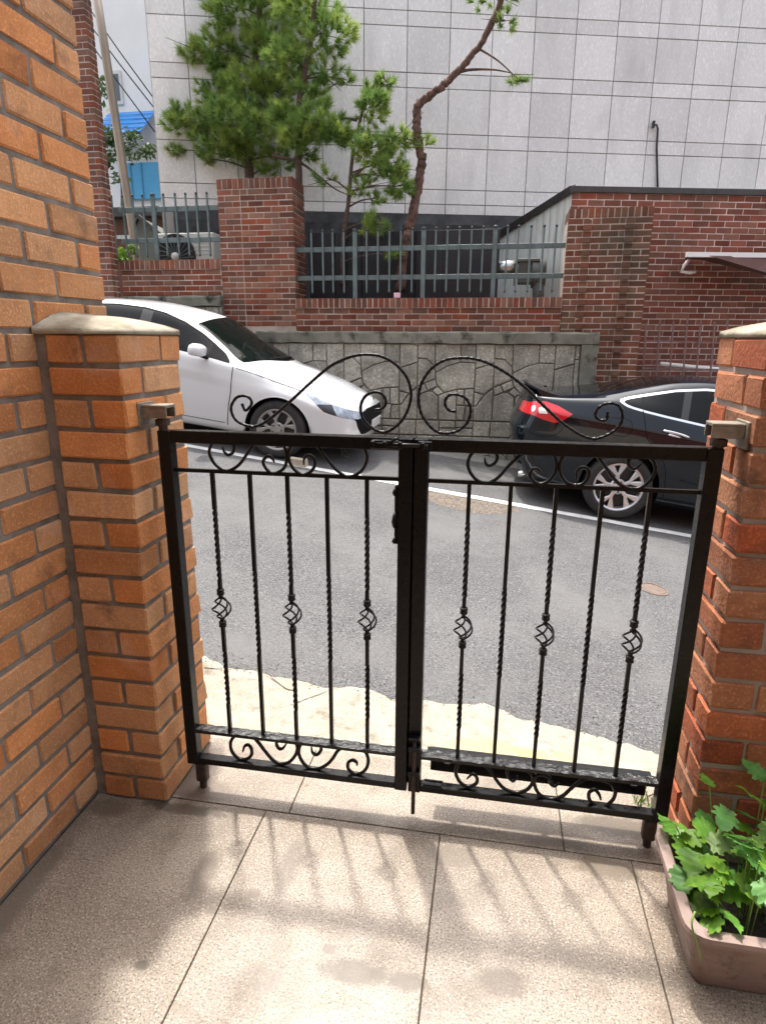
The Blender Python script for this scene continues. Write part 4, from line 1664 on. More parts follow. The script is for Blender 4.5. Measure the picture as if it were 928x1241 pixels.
YA = 9.9
pine('left pine with a wide dense crown above the middle brick pier',
     [at(302, 330, YA), at(302, 215, YA), at(303, 150, YA), at(309, 90, YA), at(314, 20, YA), at(318, -60, YA)], .075, .04,
     [clump(232, 148, YA - .2, 34, 17), clump(212, 137, YA - .2, 14, 11), clump(262, 170, YA - .3, 30, 18), clump(285, 140, YA - .4, 34, 24),
      clump(310, 155, YA - .5, 30, 20, .9), clump(262, 110, YA, 24, 22), clump(300, 100, YA - .2, 30, 22), clump(335, 110, YA, 28, 26),
      clump(352, 150, YA, 22, 20, .8), clump(338, 190, YA + .1, 26, 14, .6), clump(322, 205, YA, 15, 9, .6), clump(290, 185, YA - .1, 28, 12),
      clump(213, 180, YA - .1, 12, 6), clump(250, 192, YA, 12, 8), clump(270, 60, YA, 30, 22), clump(330, 50, YA, 36, 24), clump(290, 10, YA, 40, 26),
      clump(345, 0, YA, 30, 24), clump(235, 60, YA, 18, 12)],
     [], M_BARK)
pine('middle pine with a straight dark trunk just right of the middle brick pier',
     [at(367, 360, 9.15), at(364, 280, 9.15), at(362, 200, 9.15), at(362, 130, 9.15), at(368, 95, 9.15), at(378, 40, 9.2), at(384, -40, 9.2)], .055, .03,
     [clump(385, 145, 9.0, 30, 22), clump(405, 160, 8.95, 22, 16), clump(360, 165, 9.0, 22, 16), clump(375, 110, 9.2, 24, 18, .7), clump(345, 140, 9.1, 20, 20),
      clump(372, 185, 9.1, 14, 9, .5), clump(395, 88, 9.2, 20, 14, .5), clump(350, 70, 9.2, 28, 20), clump(395, 40, 9.2, 34, 20, .8), clump(420, 96, 9.2, 10, 8, .4),
      clump(370, 0, 9.2, 40, 24)],
     [[at(330, 188, 9.3), at(362, 196, 9.2), at(385, 212, 9.1), at(405, 228, 9.05), at(422, 236, 9.0)],
      [at(362, 125, 9.2), at(385, 115, 9.2), at(408, 100, 9.2)]], M_BARK)
pine('small slender pine with drooping right-hand crown in front of the granite wall',
     [at(415, 345, 8.95), at(416, 290, 8.95), at(422, 245, 8.95), at(427, 190, 8.95), at(434, 155, 8.95), at(445, 115, 8.95), at(458, 98, 8.95)], .038, .012,
     [clump(450, 125, 8.9, 20, 22), clump(468, 97, 8.95, 11, 9, .8), clump(450, 178, 8.8, 26, 18), clump(472, 198, 8.8, 24, 18), clump(485, 225, 8.8, 20, 12),
      clump(486, 168, 8.85, 22, 11), clump(512, 172, 8.85, 12, 7, .8), clump(440, 225, 8.9, 18, 14, .45), clump(455, 240, 8.9, 14, 9, .5), clump(458, 268, 8.75, 18, 12, .7),
      clump(445, 278, 8.75, 9, 6, .6), clump(475, 306, 8.7, 9, 5, .6), clump(395, 215, 8.95, 14, 12, .3), clump(415, 160, 8.95, 16, 10, .6)],
     [[at(424, 215, 8.95), at(438, 206, 8.9), at(444, 196, 8.85)], [at(424, 214, 8.95), at(442, 211, 8.9), at(458, 212, 8.85)],
      [at(432, 145, 8.95), at(420, 143, 9), at(402, 145, 9.05)]], M_BARK, .11)
pine('bare reddish pine trunk bending right at the top, with only sparse needles',
     [at(485, 352, 8.8), at(488, 310, 8.85), at(495, 282, 8.85), at(502, 250, 8.9), at(508, 215, 8.9), at(511, 192, 8.9), at(506, 170, 8.9), at(505, 145, 8.9),
      at(507, 127, 8.9), at(520, 116, 8.9), at(534, 105, 8.9), at(550, 91, 8.9), at(575, 62, 8.9), at(600, 20, 8.9), at(615, -30, 8.9)], .07, .034,
     [clump(627, 95, 8.9, 12, 4, .5), clump(612, 24, 8.9, 18, 8, .4), clump(596, -10, 8.9, 30, 14, .6)],
     [[at(552, 88, 8.9), at(570, 84, 8.9), at(598, 84, 8.9), at(620, 88, 8.9)]], M_REDBARK, .1, .008)
# broadleaf tree in front of the white block
bt = thing('leafy_tree', 'grey-green leafy tree in front of the white block, behind the pole', 'tree', tuple(at(150, 320, 12.5)))
part('trunk', MB().tube([at(152, 330, 12.5), at(150, 250, 12.5), at(148, 180, 12.5)], [.07, .06, .03], 8), M_BARK, bt, True)


def leaf_cloud(clumps, size, m, parent, name='foliage'):
    g = MB()
    for (c, R, n) in clumps:
        for _ in range(n * 8):
            d = rng.normal(size=3)
            d /= np.linalg.norm(d)
            p = np.array(c) + d * np.array(R) * rng.uniform(.2, 1)
            u = rng.normal(size=3)
            u /= np.linalg.norm(u)
            v = np.cross(u, rng.normal(size=3))
            v /= np.linalg.norm(v)
            s = size * rng.uniform(.6, 1.2)
            o = len(g.v)
            g.v += [tuple(p - u * s), tuple(p + v * s * .45), tuple(p + u * s), tuple(p - v * s * .45)]
            g.f.append((o, o + 1, o + 2, o + 3))
    f = part(name, g, m, parent)
    f['kind'] = 'stuff'
    return f


leaf_cloud([clump(135, 168, 12.5, 16, 14), clump(160, 165, 12.5, 14, 12, .8), clump(178, 182, 12.5, 12, 9, .9), clump(150, 185, 12.5, 18, 12),
            clump(128, 195, 12.5, 12, 12), clump(145, 215, 12.5, 12, 10, .5), clump(125, 110, 12.5, 12, 22, .6)], .07, M_GREYLEAF, bt)
sb = thing('shrub', 'low bright green shrub at the foot of the leaning pole', 'shrub', tuple(at(155, 316, 8.75)))
part('stem', MB().tube([at(152, 322, 8.75), at(153, 305, 8.75)], .01, 6), M_BARK, sb)
leaf_cloud([clump(150, 308, 8.75, 11, 9, 1.5), clump(160, 300, 8.8, 7, 9, 1), clump(143, 314, 8.75, 7, 5, 1)], .045, M_LEAF, sb)

# ------------------------------------------------------------------ planter
pz = .2
pt_ = thing('planter', 'brown plastic rectangular planter at the foot of the red pier', 'planter', (.73, 1.46, 0))


def rrect(x0, x1, y0, y1, r, k=5):
    out = []
    for (cx, cy, a0) in ((x1 - r, y1 - r, 0), (x0 + r, y1 - r, 90), (x0 + r, y0 + r, 180), (x1 - r, y0 + r, 270)):
        for i in range(k + 1):
            a = math.radians(a0 + 90 * i / k)
            out.append((cx + r * math.cos(a), cy + r * math.sin(a)))
    return out


def ring_stack(levels, m, name, parent, cap=False):
    g = MB()
    n = None
    for (R, z) in levels:
        n = len(R)
        g.v += [(x, y, z) for x, y in R]
    for k in range(len(levels) - 1):
        for j in range(n):
            a, b = k * n + j, k * n + (j + 1) % n
            g.f.append((a, b, b + n, a + n))
    if cap:
        g.f.append(tuple((len(levels) - 1) * n + j for j in range(n)))
    return part(name, g, m, parent)


X0, X1, Y0_, Y1_ = .528, 1.02, 1.275, 1.645
ring_stack([(rrect(X0 + .05, X1 - .05, Y0_ + .05, Y1_ - .05, .03), .004), (rrect(X0 + .02, X1 - .02, Y0_ + .02, Y1_ - .02, .045), pz - .03),
            (rrect(X0 + .006, X1 - .006, Y0_ + .006, Y1_ - .006, .05), pz - .028), (rrect(X0, X1, Y0_, Y1_, .052), pz - .012), (rrect(X0 + .002, X1 - .002, Y0_ + .002, Y1_ - .002, .052), pz),
            (rrect(X0 + .03, X1 - .03, Y0_ + .03, Y1_ - .03, .035), pz), (rrect(X0 + .034, X1 - .034, Y0_ + .034, Y1_ - .034, .035), pz - .006),
            (rrect(X0 + .045, X1 - .045, Y0_ + .045, Y1_ - .045, .03), .06)], M_PLANTER, 'tub', pt_)
ring_stack([(rrect(X0 + .036, X1 - .036, Y0_ + .036, Y1_ - .036, .03), pz - .065), (rrect(X0 + .1, X1 - .1, Y0_ + .1, Y1_ - .1, .03), pz - .055)], M_SOIL, 'soil', pt_, True)


def leaf_mesh(seed, L=.075):
    r = random.Random(seed)
    tips = [(0, -.5, .0), (62, .70, .34), (105, .92, .5)]
    outl = []
    # right half, from stalk to tip: three lobes with toothed edges
    half = [(0.0, 0.0), (.16, -.06), (.34, -.02), (.30, .10), (.46, .16), (.50, .30), (.40, .34), (.36, .42), (.52, .50), (.50, .60), (.38, .62),
            (.30, .60), (.34, .74), (.26, .80), (.22, .90), (.12, .94), (0., 1.12)]
    half = [(x + r.uniform(-.025, .025) * (0 < i < len(half) - 1), y + r.uniform(-.025, .025)) for i, (x, y) in enumerate(half)]
    g = MB()
    mid = []

    def z(x, y):
        return -.30 * x * x - .22 * (y - .4) ** 2 + .10 * abs(x) + .03 * math.sin(9 * y + seed)
    n = len(half)
    for (x, y) in half:
        g.v.append((x * L, y * L, z(x, y) * L))
    for (x, y) in half[1:-1]:
        g.v.append((-x * L, y * L, z(x, y) * L))
    nm = n - 2
    for i in range(1, n - 1):
        y = half[i][1]
        yy = max(0., min(1.05, .04 + 1.0 * i / n))
        g.v.append((0, yy * L, (z(0, yy) - .05) * L))
    cidx = n + nm
    seq_r = list(range(n))
    seq_l = [0] + [n + i for i in range(nm)] + [n - 1]
    cen = [0] + [cidx + i for i in range(nm)] + [n - 1]
    for i in range(n - 1):
        for seq, fl in ((seq_r, False), (seq_l, True)):
            q = [cen[i], seq[i], seq[i + 1], cen[i + 1]]
            q = list(dict.fromkeys(q))
            if len(q) >= 3:
                g.f.append(tuple(reversed(q)) if fl else tuple(q))
    return g.mesh('leaf', M_LEAF, True)


LEAFS = [leaf_mesh(s) for s in range(4)]
pv = thing('leafy_plant', 'bright green plant with lobed toothed leaves growing in the brown planter', 'plant', (.74, 1.46, pz - .05))
stems = MB()
spots = []
for _ in range(95):
    x = random.uniform(.56, .98)
    y = random.uniform(1.30, 1.66)
    h = random.uniform(.02, .20)
    if x < .64:
        h = random.uniform(.0, .09)
        y = random.uniform(1.30, 1.56)
    spots.append((x, y, pz + h))
spots += [(.575, 1.585, pz + .025), (.60, 1.50, pz + .05), (.59, 1.42, pz + .02), (.62, 1.36, pz + .03), (.66, 1.62, pz + .08), (.70, 1.58, pz + .10)]
for (x, y, z) in spots:
    o = link('leaf', random.choice(LEAFS), pv, (x, y, z),
             (random.uniform(-.7, .5), random.uniform(-.6, .6), random.uniform(0, 6.28)))
    s = random.uniform(.6, 1.1)
    o.scale = (s, s, s)
    stems.tube([(x * .7 + .74 * .3, y * .7 + 1.46 * .3, pz - .06), (x * .85 + .74 * .15, y * .85 + 1.46 * .15, (z + pz - .06) / 2 + .02), (x, y, z)], .0016, 5)
part('stems', stems, M_WEED, pv)['kind'] = 'stuff'
# trailing stalk over the rim
tag(part('stalk', MB().tube(catmull([at(842, 1105, 1.29), at(838, 1120, 1.27), at(843, 1140, 1.262), at(850, 1165, 1.262)], 4), .0025, 6), M_WEED, None, True),
    'pale green stalk trailing down the outside of the planter', 'stalk')
# weed tuft in the corner of the right pier
wd = thing('weed', 'small yellow-green weed tuft at the foot of the right gate pier', 'weed', (.60, 1.99, 0))
g = MB()
for _ in range(26):
    b0 = Vector((.60 + random.uniform(-.03, .03), 1.99 + random.uniform(-.04, .04), -.01))
    tp = b0 + Vector((random.uniform(-.05, .05), random.uniform(-.04, .04), random.uniform(.03, .10)))
    sd = Vector((random.uniform(-1, 1), random.uniform(-1, 1), 0)).normalized() * .004
    o = len(g.v)
    g.v += [tuple(b0 + sd), tuple(b0 - sd), tuple(tp)]
    g.f.append((o, o + 1, o + 2))
part('blades', g, M_WEED, wd)['kind'] = 'stuff'


# ------------------------------------------------------------------ cars
class PM:
    """half-body polygon soup that can be cut exactly along the zero line of a field"""

    def __init__(self, V, F):
        self.V, self.F = np.array(V, float), F

    def split(self, f):
        V = [tuple(p) for p in self.V]
        f = np.array(f, float)
        f = np.where(np.abs(f) < 1e-7, 1e-7, f)
        cache = {}
        pos, neg = [], []

        def cross(a, b):
            k = (min(a, b), max(a, b))
            if k not in cache:
                t = f[k[0]] / (f[k[0]] - f[k[1]])
                p = self.V[k[0]] + (self.V[k[1]] - self.V[k[0]]) * t
                cache[k] = len(V)
                V.append(tuple(p))
            return cache[k]
        for fc in self.F:
            s = [f[i] > 0 for i in fc]
            if all(s):
                pos.append(fc)
            elif not any(s):
                neg.append(fc)
            else:
                for side, out in ((True, pos), (False, neg)):
                    q = []
                    n = len(fc)
                    for i in range(n):
                        a, b = fc[i], fc[(i + 1) % n]
                        if s[i] == side:
                            q.append(a)
                        if s[i] != s[(i + 1) % n]:
                            q.append(cross(a, b))
                    if len(q) > 2:
                        out.append(tuple(q))
        return PM(V, pos).clean(), PM(V, neg).clean()

    def clean(self):
        used = sorted({i for f in self.F for i in f})
        m = {a: i for i, a in enumerate(used)}
        return PM(self.V[used] if used else np.zeros((0, 3)), [tuple(m[i] for i in f) for f in self.F])

    def pair(self, name, m, parent):
        return [self.build(name, m, parent, k) for k in ('near', 'far')]

    def build(self, name, m, parent, mirror=True):
        if not self.F:
            return None
        g = MB()
        if mirror != 'far':
            g.add(self.V, self.F)
        if mirror in (True, 'far'):
            g.add(self.V * np.array([1, -1, 1]), [tuple(reversed(f)) for f in self.F])
        me = g.mesh(name, m, True)
        bm = bmesh.new()
        bm.from_mesh(me)
        bmesh.ops.remove_doubles(bm, verts=bm.verts, dist=.0004)
        bm.to_mesh(me)
        bm.free()
        o = bpy.data.objects.new(name, me)
        COL.objects.link(o)
        o.parent = parent
        return o


def sdf(poly, x, z):
    """positive inside"""
    P = np.array(poly, float)
    d = np.full(x.shape, 1e9)
    ins = np.zeros(x.shape, bool)
    n = len(P)
    for i in range(n):
        a, b = P[i], P[(i + 1) % n]
        e = b - a
        wx, wz = x - a[0], z - a[1]
        t = np.clip((wx * e[0] + wz * e[1]) / (e @ e), 0, 1)
        d = np.minimum(d, np.hypot(wx - e[0] * t, wz - e[1] * t))
        c = ((a[1] > z) != (b[1] > z)) & (x < (b[0] - a[0]) * (z - a[1]) / (b[1] - a[1] + 1e-12) + a[0])
        ins ^= c
    return np.where(ins, d, -d)


def fillet(P, R, k=4, m=2):
    P = np.array(P, float)
    out = [P[0]]
    prevB = P[0]
    for i in range(1, len(P) - 1):
        A = P[i] + (P[i - 1] - P[i]) * R[i]
        B = P[i] + (P[i + 1] - P[i]) * R[i]
        for s in range(1, m + 1):
            out.append(prevB + (A - prevB) * s / (m + 1))
        for s in range(k + 1):
            t = s / k
            out.append((1 - t) ** 2 * A + 2 * t * (1 - t) * P[i] + t * t * B)
        prevB = B
    for s in range(1, m + 2):
        out.append(prevB + (P[-1] - prevB) * s / (m + 1))
    return out


def hull(ctrl, R, xs, deform=None, k=4, m=3):
    V, F = [], []
    n = None
    for x in xs:
        pr = fillet(ctrl(x), R, k, m)
        n = len(pr)
        V += [(x, -p[0], p[1]) for p in pr]
    for i in range(len(xs) - 1):
        for j in range(n - 1):
            a = i * n + j
            F.append((a, a + n, a + n + 1, a + 1))
    for base, fl in ((0, False), ((len(xs) - 1) * n, True)):      # close both ends towards the centre plane
        prev = list(range(base, base + n))
        for c in (.5, 0.):
            cur = []
            for j in range(n):
                x, y, z = V[base + j]
                cur.append(len(V))
                V.append((x + (.012 if fl else -.012) * (1 - c), y * c, z))
            for j in range(n - 1):
                q = (prev[j], prev[j + 1], cur[j + 1], cur[j])
                F.append(tuple(reversed(q)) if fl else q)
            prev = cur
    V = np.array(V)
    if deform:
        V = deform(V)
    return PM(V, F)


def rail_on(pm, pts, off=.0015):
    """points of the near side surface at the given (x, z) pairs"""
    out = []
    V = pm.V
    near = V[:, 1] < -.2
    idx = np.where(near)[0]
    for (x, z) in pts:
        d = (V[idx, 0] - x) ** 2 + (V[idx, 2] - z) ** 2
        o = np.argsort(d)[:6]
        wt = 1 / (d[o] + 1e-6)
        y = (V[idx[o], 1] * wt).sum() / wt.sum()
        out.append((x, y - off, z))
    return out


def seam(pm, pts, m, parent, r=.0035, name='seam', off=.0):
    P = catmull(pts, 8)
    Q = rail_on(pm, [(p[0], p[1]) for p in P], off + .002)
    g = MB().tube(Q, r, 5)
    o = part(name, g, m, None)
    o.parent = parent
    return o


def lpart(name, mb, m, parent, smooth=False):
    o = bpy.data.objects.new(name, mb.mesh(name, m, smooth))
    COL.objects.link(o)
    o.parent = parent
    return o


def wheel(parent, x, y, R, rim, spokes, m_rim, side, spread=.30, wid=.036, tw=.205):
    """side -1: outer face towards -y"""
    t = MB()
    h = tw / 2
    prof = [(rim * .98, -h * .86), (rim + .012, -h * .98), ((R + rim) / 2, -h * 1.03), (R - .022, -h * .9), (R - .006, -h * .68), (R, -h * .3), (R, h * .3),
            (R - .006, h * .7), (R - .03, h * .95), (rim, h * .9)]
    t.lathe(prof, (x, y, R), (0, 1, 0) if side < 0 else (0, -1, 0), 48)
    w_ = lpart('wheel', t, M_TYRE, parent, True)
    dd = Vector((0, side, 0))
    g = MB()
    c = Vector((x, y, R))
    g.lathe([(rim + .004, h * .84), (rim + .006, h * .92), (rim - .004, h * .94), (rim - .016, h * .86), (rim - .022, h * .5), (rim - .03, -h * .6)], c, dd, 48)
    for k in range(spokes):
        a0 = math.pi / 2 + .25 + k * 2 * math.pi / spokes
        pol = [(.05, -.3), (.5 * rim, -.17), (rim - .008, -spread - .12), (rim - .008, -spread + .16), (.60 * rim, -.02), (.60 * rim, .02),
               (rim - .008, spread - .16), (rim - .008, spread + .12), (.5 * rim, .17), (.05, .3)]
        Q = [(r_ * math.cos(a0 + a_), r_ * math.sin(a0 + a_)) for r_, a_ in pol]
        dep = [.70, .78, .86, .86, .80, .80, .86, .86, .78, .70]
        o = len(g.v)
        nq = len(Q)
        S_ = shrink(np.array(Q), .006)
        for ring, off in ((Q, -.03), (Q, -.005), (S_, 0)):
            for q, dd_ in zip(ring, dep):
                g.v.append(tuple(c + Vector((q[0], 0, q[1])) + dd * (h * dd_ + off)))
        for kk in range(2):
            for j in range(nq):
                i0, i1 = o + kk * nq + j, o + kk * nq + (j + 1) % nq
                g.f.append((i0, i1, i1 + nq, i0 + nq))
        t0 = o + 2 * nq
        for tri_ in ((0, 1, 8, 9), (1, 4, 5, 8), (1, 2, 3, 4), (5, 6, 7, 8)):
            g.f.append(tuple(t0 + i for i in tri_))
    g.lathe([(.001, h * .80), (.03, h * .80), (.034, h * .76), (.07, h * .73), (.082, h * .62)], c, dd, 24)
    lpart('rim', g, m_rim, w_, False)
    d = MB().lathe([(.001, h * .25), (rim - .03, h * .25), (rim - .026, -h * .5)], c, dd, 32)
    lpart('brake_disc', d, M_DARK, w_)
    for k in range(5 if side < 0 else 0):
        b = MB()
        a = math.pi / 2 + .25 + (k + .5) * 2 * math.pi / 5
        b.lathe([(.001, h * .775), (.0095, h * .775), (.011, h * .7)], c + Vector((math.cos(a), 0, math.sin(a))) * .054, dd, 8)
        lpart('wheel_nut', b, M_DARK, w_)
    return w_


TH = math.atan(.137)


def car_root(name, label, X):
    t = thing(name, label, 'car', (X, 6.44 + .91, zr(X, 6.44) + .0), local=True)
    t.rotation_euler = (0, TH, 0)
    return t


def arch_liner(parent, x, zc, r, y0):
    g = MB()
    n = 24
    for yy in (y0, y0 * .55):
        for i in range(n + 1):
            a = -.25 + (math.pi + .5) * i / n
            g.v.append((x + r * math.cos(a), yy, zc + r * math.sin(a)))
    for i in range(n):
        g.f.append((i, i + 1, n + 2 + i, n + 1 + i))
    g.f.append(tuple(range(n + 1, 2 * n + 2)))
    lpart('wheel_arch', g, M_RUBBER, parent)


def lens_parts(pm):
    x = pm.V[:, 0]
    a, b = pm.split(x + .945)
    return [q for q in (a, b) if q.F]


# --- white saloon
WX = -2.36
wc = car_root('parked_car', 'white saloon car parked nose downhill behind the left gate leaf', WX)
wc['group'] = 'cars parked along the wall'
cW = Curve(-3.8, .5, -3.65, .70, -3.35, .84, -2.9, .895, -2, .91, -1, .91, -.3, .908, .1, .90, .35, .882, .55, .845, .68, .785, .77, .70, .84, .57, .875, .42)
cB = Curve(-3.8, .95, -3.3, 1.02, -2.5, 1.03, -1.17, .985, -.55, .93, -.15, .85, .2, .775, .5, .715, .875, .645)
cI = Curve(-3.8, .05, -.6, .05, -.15, .075, .2, .09, .5, .11, .875, .08)
cC = Curve(-3.8, .82, -3, .80, -1.16, .75, -.5, .70, .1, .695, .4, .64, .875, .52)
cRy = Curve(-3.8, .40, -3.2, .52, -2.6, .56, -1.9, .565, -1.3, .595, -1.0, .63, -.75, .685, -.5, .75, -.2, .745, .2, .70, .5, .63, .72, .50, .875, .28)
cRz = Curve(-3.8, 1.0, -3.3, 1.07, -2.9, 1.22, -2.6, 1.34, -2.2, 1.405, -1.75, 1.415, -1.5, 1.39, -1.25, 1.325, -1.0, 1.225, -.75, 1.085, -.52, .955, -.35, .925, -.15, .895,
            .2, .835, .5, .77, .72, .715, .875, .665)
cZ = Curve(-3.8, 1.02, -3.3, 1.1, -2.8, 1.3, -2.3, 1.44, -1.8, 1.465, -1.4, 1.445, -1.05, 1.40, -.85, 1.315, -.6, 1.20, -.25, 1.035, -.15, .995, 0, .97, .25, .92, .5, .855, .7, .785, .8, .755, .875, .715)


def ctrl_w(x):
    W_ = float(cW(x))
    zb = .185
    zc_, zr_ = float(cZ(x)), float(cRz(x))
    ry = min(float(cRy(x)), W_ - .03)
    by = max(W_ - float(cI(x)), ry + .01)
    bz = min(float(cB(x)), zr_ - .008)
    return [(0, zb), (W_ - .16, zb), (W_ - .05, zb + .06), (W_ - .012, .50), (W_, min(float(cC(x)), bz - .05)), (by, bz), (ry, zr_), (ry * .55, zc_ - (zc_ - zr_) * .25), (0, zc_)]


def def_w(V):
    x, z = V[:, 0], V[:, 2]
    t = np.clip((x - .45) / .4, 0, 1) ** 2
    e = np.interp(z, [.18, .28, .45, .55, .66, .72, .8], [-.06, .0, .045, .04, .015, -.02, -.02])
    V = V.copy()
    V[:, 0] = x + t * e
    # pressed crease that sinks the lower doors
    d = (.735 + np.clip(-x - .5, 0, 3) * .055) - z
    amt = np.where((d > 0) & (d < .24) & (x < -.45) & (x > -2.5), .02 * (1 - d / .24) * np.clip((-.45 - x) / .35, 0, 1) * np.clip((x + 2.5) / .3, 0, 1), 0)
    V[:, 1] += np.where(V[:, 1] < -.7, amt, 0)
    return V


xs_ = np.concatenate([np.linspace(-3.8, -3.4, 14)[:-1], np.arange(-3.4, -1.9, .06), np.arange(-1.9, .35, .03), np.linspace(.35, .875, 34)])
body = hull(ctrl_w, [0, .3, .4, .45, .35, .3, .28, .5, 0], xs_, def_w)
WB, WR = -2.70, .322
x, y, z = body.V.T
f = .375 - np.hypot(x, z - .30)
f = np.maximum(f, .375 - np.hypot(x - WB, z - .30))
f = np.where(np.abs(y) > .42, f, -1)
_, body = body.split(f)
WIN_W = [(-2.95, 1.035), (-2.5, 1.05), (-1.6, 1.025), (-1.17, 1.0), (-.80, .97), (-.60, .945), (-.70, 1.03), (-.85, 1.115), (-1.02, 1.205), (-1.25, 1.295), (-1.5, 1.36), (-1.75, 1.385),
         (-2.1, 1.378), (-2.45, 1.335), (-2.72, 1.25)]
x, y, z = body.V.T
f = np.minimum(sdf(WIN_W, x, z), np.abs(y) - (cRy(x) - .03)) + .004
win, body = body.split(f)
x, y, z = win.V.T
pane, trim = win.split(np.minimum(sdf(WIN_W, x, z) - .016, 1))
trim.pair('window_trim', M_RUBBER, wc)
x, y, z = pane.V.T
pil, pane = pane.split(.065 - np.abs(x + 1.68 + (z - 1.2) * .12))
pil.pair('door_pillar', mat('pillar_film', (.035, .036, .042), rough=.6, spec=.2), wc)
x, y, z = pane.V.T
tri, pane = pane.split(x + .86)
tri.pair('mirror_base_panel', M_RUBBER, wc)
pane.pair('side_window', M_GLASS, wc)
# windscreen
x, y, z = body.V.T
ya = np.abs(y)
fw = np.minimum.reduce([x - (-1.035 - .10 * (ya / .6) ** 2), (-.19 - .30 * (ya / .72) ** 2) - x, (cRy(x) - .035) - ya, (z - .88) * 3])
ws, body = body.split(fw)
wso = ws.build('windscreen', M_WSGLASS, wc)
# bonnet leading parts
HL = [(.22, .78), (.467, .702), (.70, .645), (.86, .615), (.86, .55), (.80, .54), (.644, .558), (.496, .594), (.361, .684)]
x, y, z = body.V.T
f = np.minimum(sdf(HL, x, z), np.abs(y) - .42)
hl, body = body.split(f)
x, y, z = hl.V.T
dk, hl = hl.split(sdf([(.40, .664), (.56, .672), (.64, .565), (.49, .588)], x, z))
for sd_ in ('near', 'far'):
    hlo = hl.build('headlight', M_HEADLAMP, wc, sd_)
    dk.build('lamp_reflector', M_GLOSSDARK, hlo, sd_)
GR = [(.70, .56), (.86, .615), (.88, .655), (1.1, .665), (1.1, .36), (.87, .36), (.835, .47), (.82, .53)]
x, y, z = body.V.T
f = np.minimum(np.minimum(sdf(GR, x, z), x - .70), .69 - np.abs(y))
gr_, body = body.split(f)
gr_.build('grille', M_RUBBER, wc)
FG = [(.50, .25), (.64, .26), (.65, .34), (.56, .335)]
x, y, z = body.V.T
fg_, body = body.split(np.minimum(sdf(FG, x, z), np.abs(y) - .5))
fg_.pair('fog_light', M_AMBER, wc)
bo = body.build('body', M_WHITEPAINT, wc)
for s in (-1,):
    g = MB()
    arc = rail_on(body, [(.378 * math.cos(a), .30 + .378 * math.sin(a)) for a in np.linspace(-.1, math.pi + .1, 40)], -.004)
    g.tube(arc, .008, 6)
    lpart('arch_lip', g, M_WHITEPAINT, wc, True)
arch_liner(wc, 0, .30, .385, -.86)
arch_liner(wc, WB, .30, .385, -.86)
seam(body, [(-.555, .915), (-.55, .8), (-.545, .65), (-.56, .5), (-.57, .28)], M_RUBBER, wc, .0042)
seam(body, [(-.52, .905), (-.3, .872), (-.1, .832), (.08, .798), (.22, .77)], M_RUBBER, wc, .0042)
seam(body, [(-1.70, 1.0), (-1.70, .8), (-1.72, .5), (-1.75, .28)], M_RUBBER, wc, .0042)
seam(body, [(-1.9, .325), (-1.2, .305), (-.6, .30)], M_RUBBER, wc, .003, 'sill_seam')
# badge and plate on the nose, wiper, mirror, wheels, cabin
xn = .925
lpart('number_plate', MB().box((xn + .002, -.27, .40), (xn + .014, .25, .51), .004), M_PLATE, wc)
lpart('emblem', MB().lathe([(.001, .006), (.045, .004), (.05, 0)], (.865, 0, .71), (.9, 0, .5), 20), M_CHROME, wc)
for s in (-1, 1):
    P = [(-.86, s * .84, .965), (-.90, s * .92, .985), (-.92, s * .99, 1.0)]
    lpart('mirror_arm', MB().tube(P, [.022, .02, .022], 8), M_RUBBER, wc)
for s in (-1, 1):
    g = MB()
    n, mm_ = 14, 10
    for i in range(mm_ + 1):
        u = i / mm_
        a = math.pi * u
        for j in range(n):
            b_ = 2 * math.pi * j / n
            rx, rz_ = .085, .068
            yy = -math.cos(a) * .135
            k_ = math.sin(a) ** .55
            cb, sb_ = math.copysign(abs(math.cos(b_)) ** .72, math.cos(b_)), math.copysign(abs(math.sin(b_)) ** .72, math.sin(b_))
            xx = cb * rx * k_ * (1.25 if cb > 0 else .75)
            zz = sb_ * rz_ * k_ * (1 + .15 * sb_)
            g.v.append((-.93 + xx + .02 * u, s * (1.0 + yy), 1.035 + zz + .015 * yy))
    for i in range(mm_):
        for j in range(n):
            a_ = i * n + j
            b_ = i * n + (j + 1) % n
            g.f.append((a_, b_, b_ + n, a_ + n))
    lpart('wing_mirror', g, M_WHITEPAINT, wc, True)
for (x_, sd) in ((0, -1), (WB, -1), (0, 1), (WB, 1)):
    wheel(wc, x_, sd * .79, WR, .222, 5, M_ALLOYG, sd, .30)
for lo, hi in (((-2.9, -.55, .5), (-2.2, .55, .75)), ((-1.75, -.6, .35), (-1.2, -.1, .6)), ((-1.75, .1, .35), (-1.2, .6, .6))):
    lpart('seat', MB().box(lo, hi, .05), M_SEAT, wc)
for lo, hi in (((-1.85, -.58, .55), (-1.65, -.12, 1.12)), ((-1.85, .12, .55), (-1.65, .58, 1.12))):
    lpart('seat_back', MB().box(lo, hi, .06), M_SEAT, wc)
lpart('dashboard', MB().box((-.62, -.68, .55), (-.34, .68, .9), .05), M_SEAT, wc)
lpart('head_lining', MB().box((-2.9, -.5, 1.33), (-1.25, .5, 1.36), .01), M_SEAT, wc)
g = MB()
cx_, cy_, cz_ = -.86, .36, .93
pts = [(cx_ + .10 * math.sin(a) * -.4, cy_ + .18 * math.cos(a), cz_ + .18 * math.sin(a)) for a in np.linspace(0, 2 * math.pi, 28)]
g.tube(pts, .016, 8, cap=False)
g.tube([(cx_, cy_ - .17, cz_), (cx_, cy_ + .17, cz_)], .02, 6)
lpart('steering_wheel', g, mat('grey_plastic', (.12, .12, .12), rough=.5), wc, True)
g = MB()
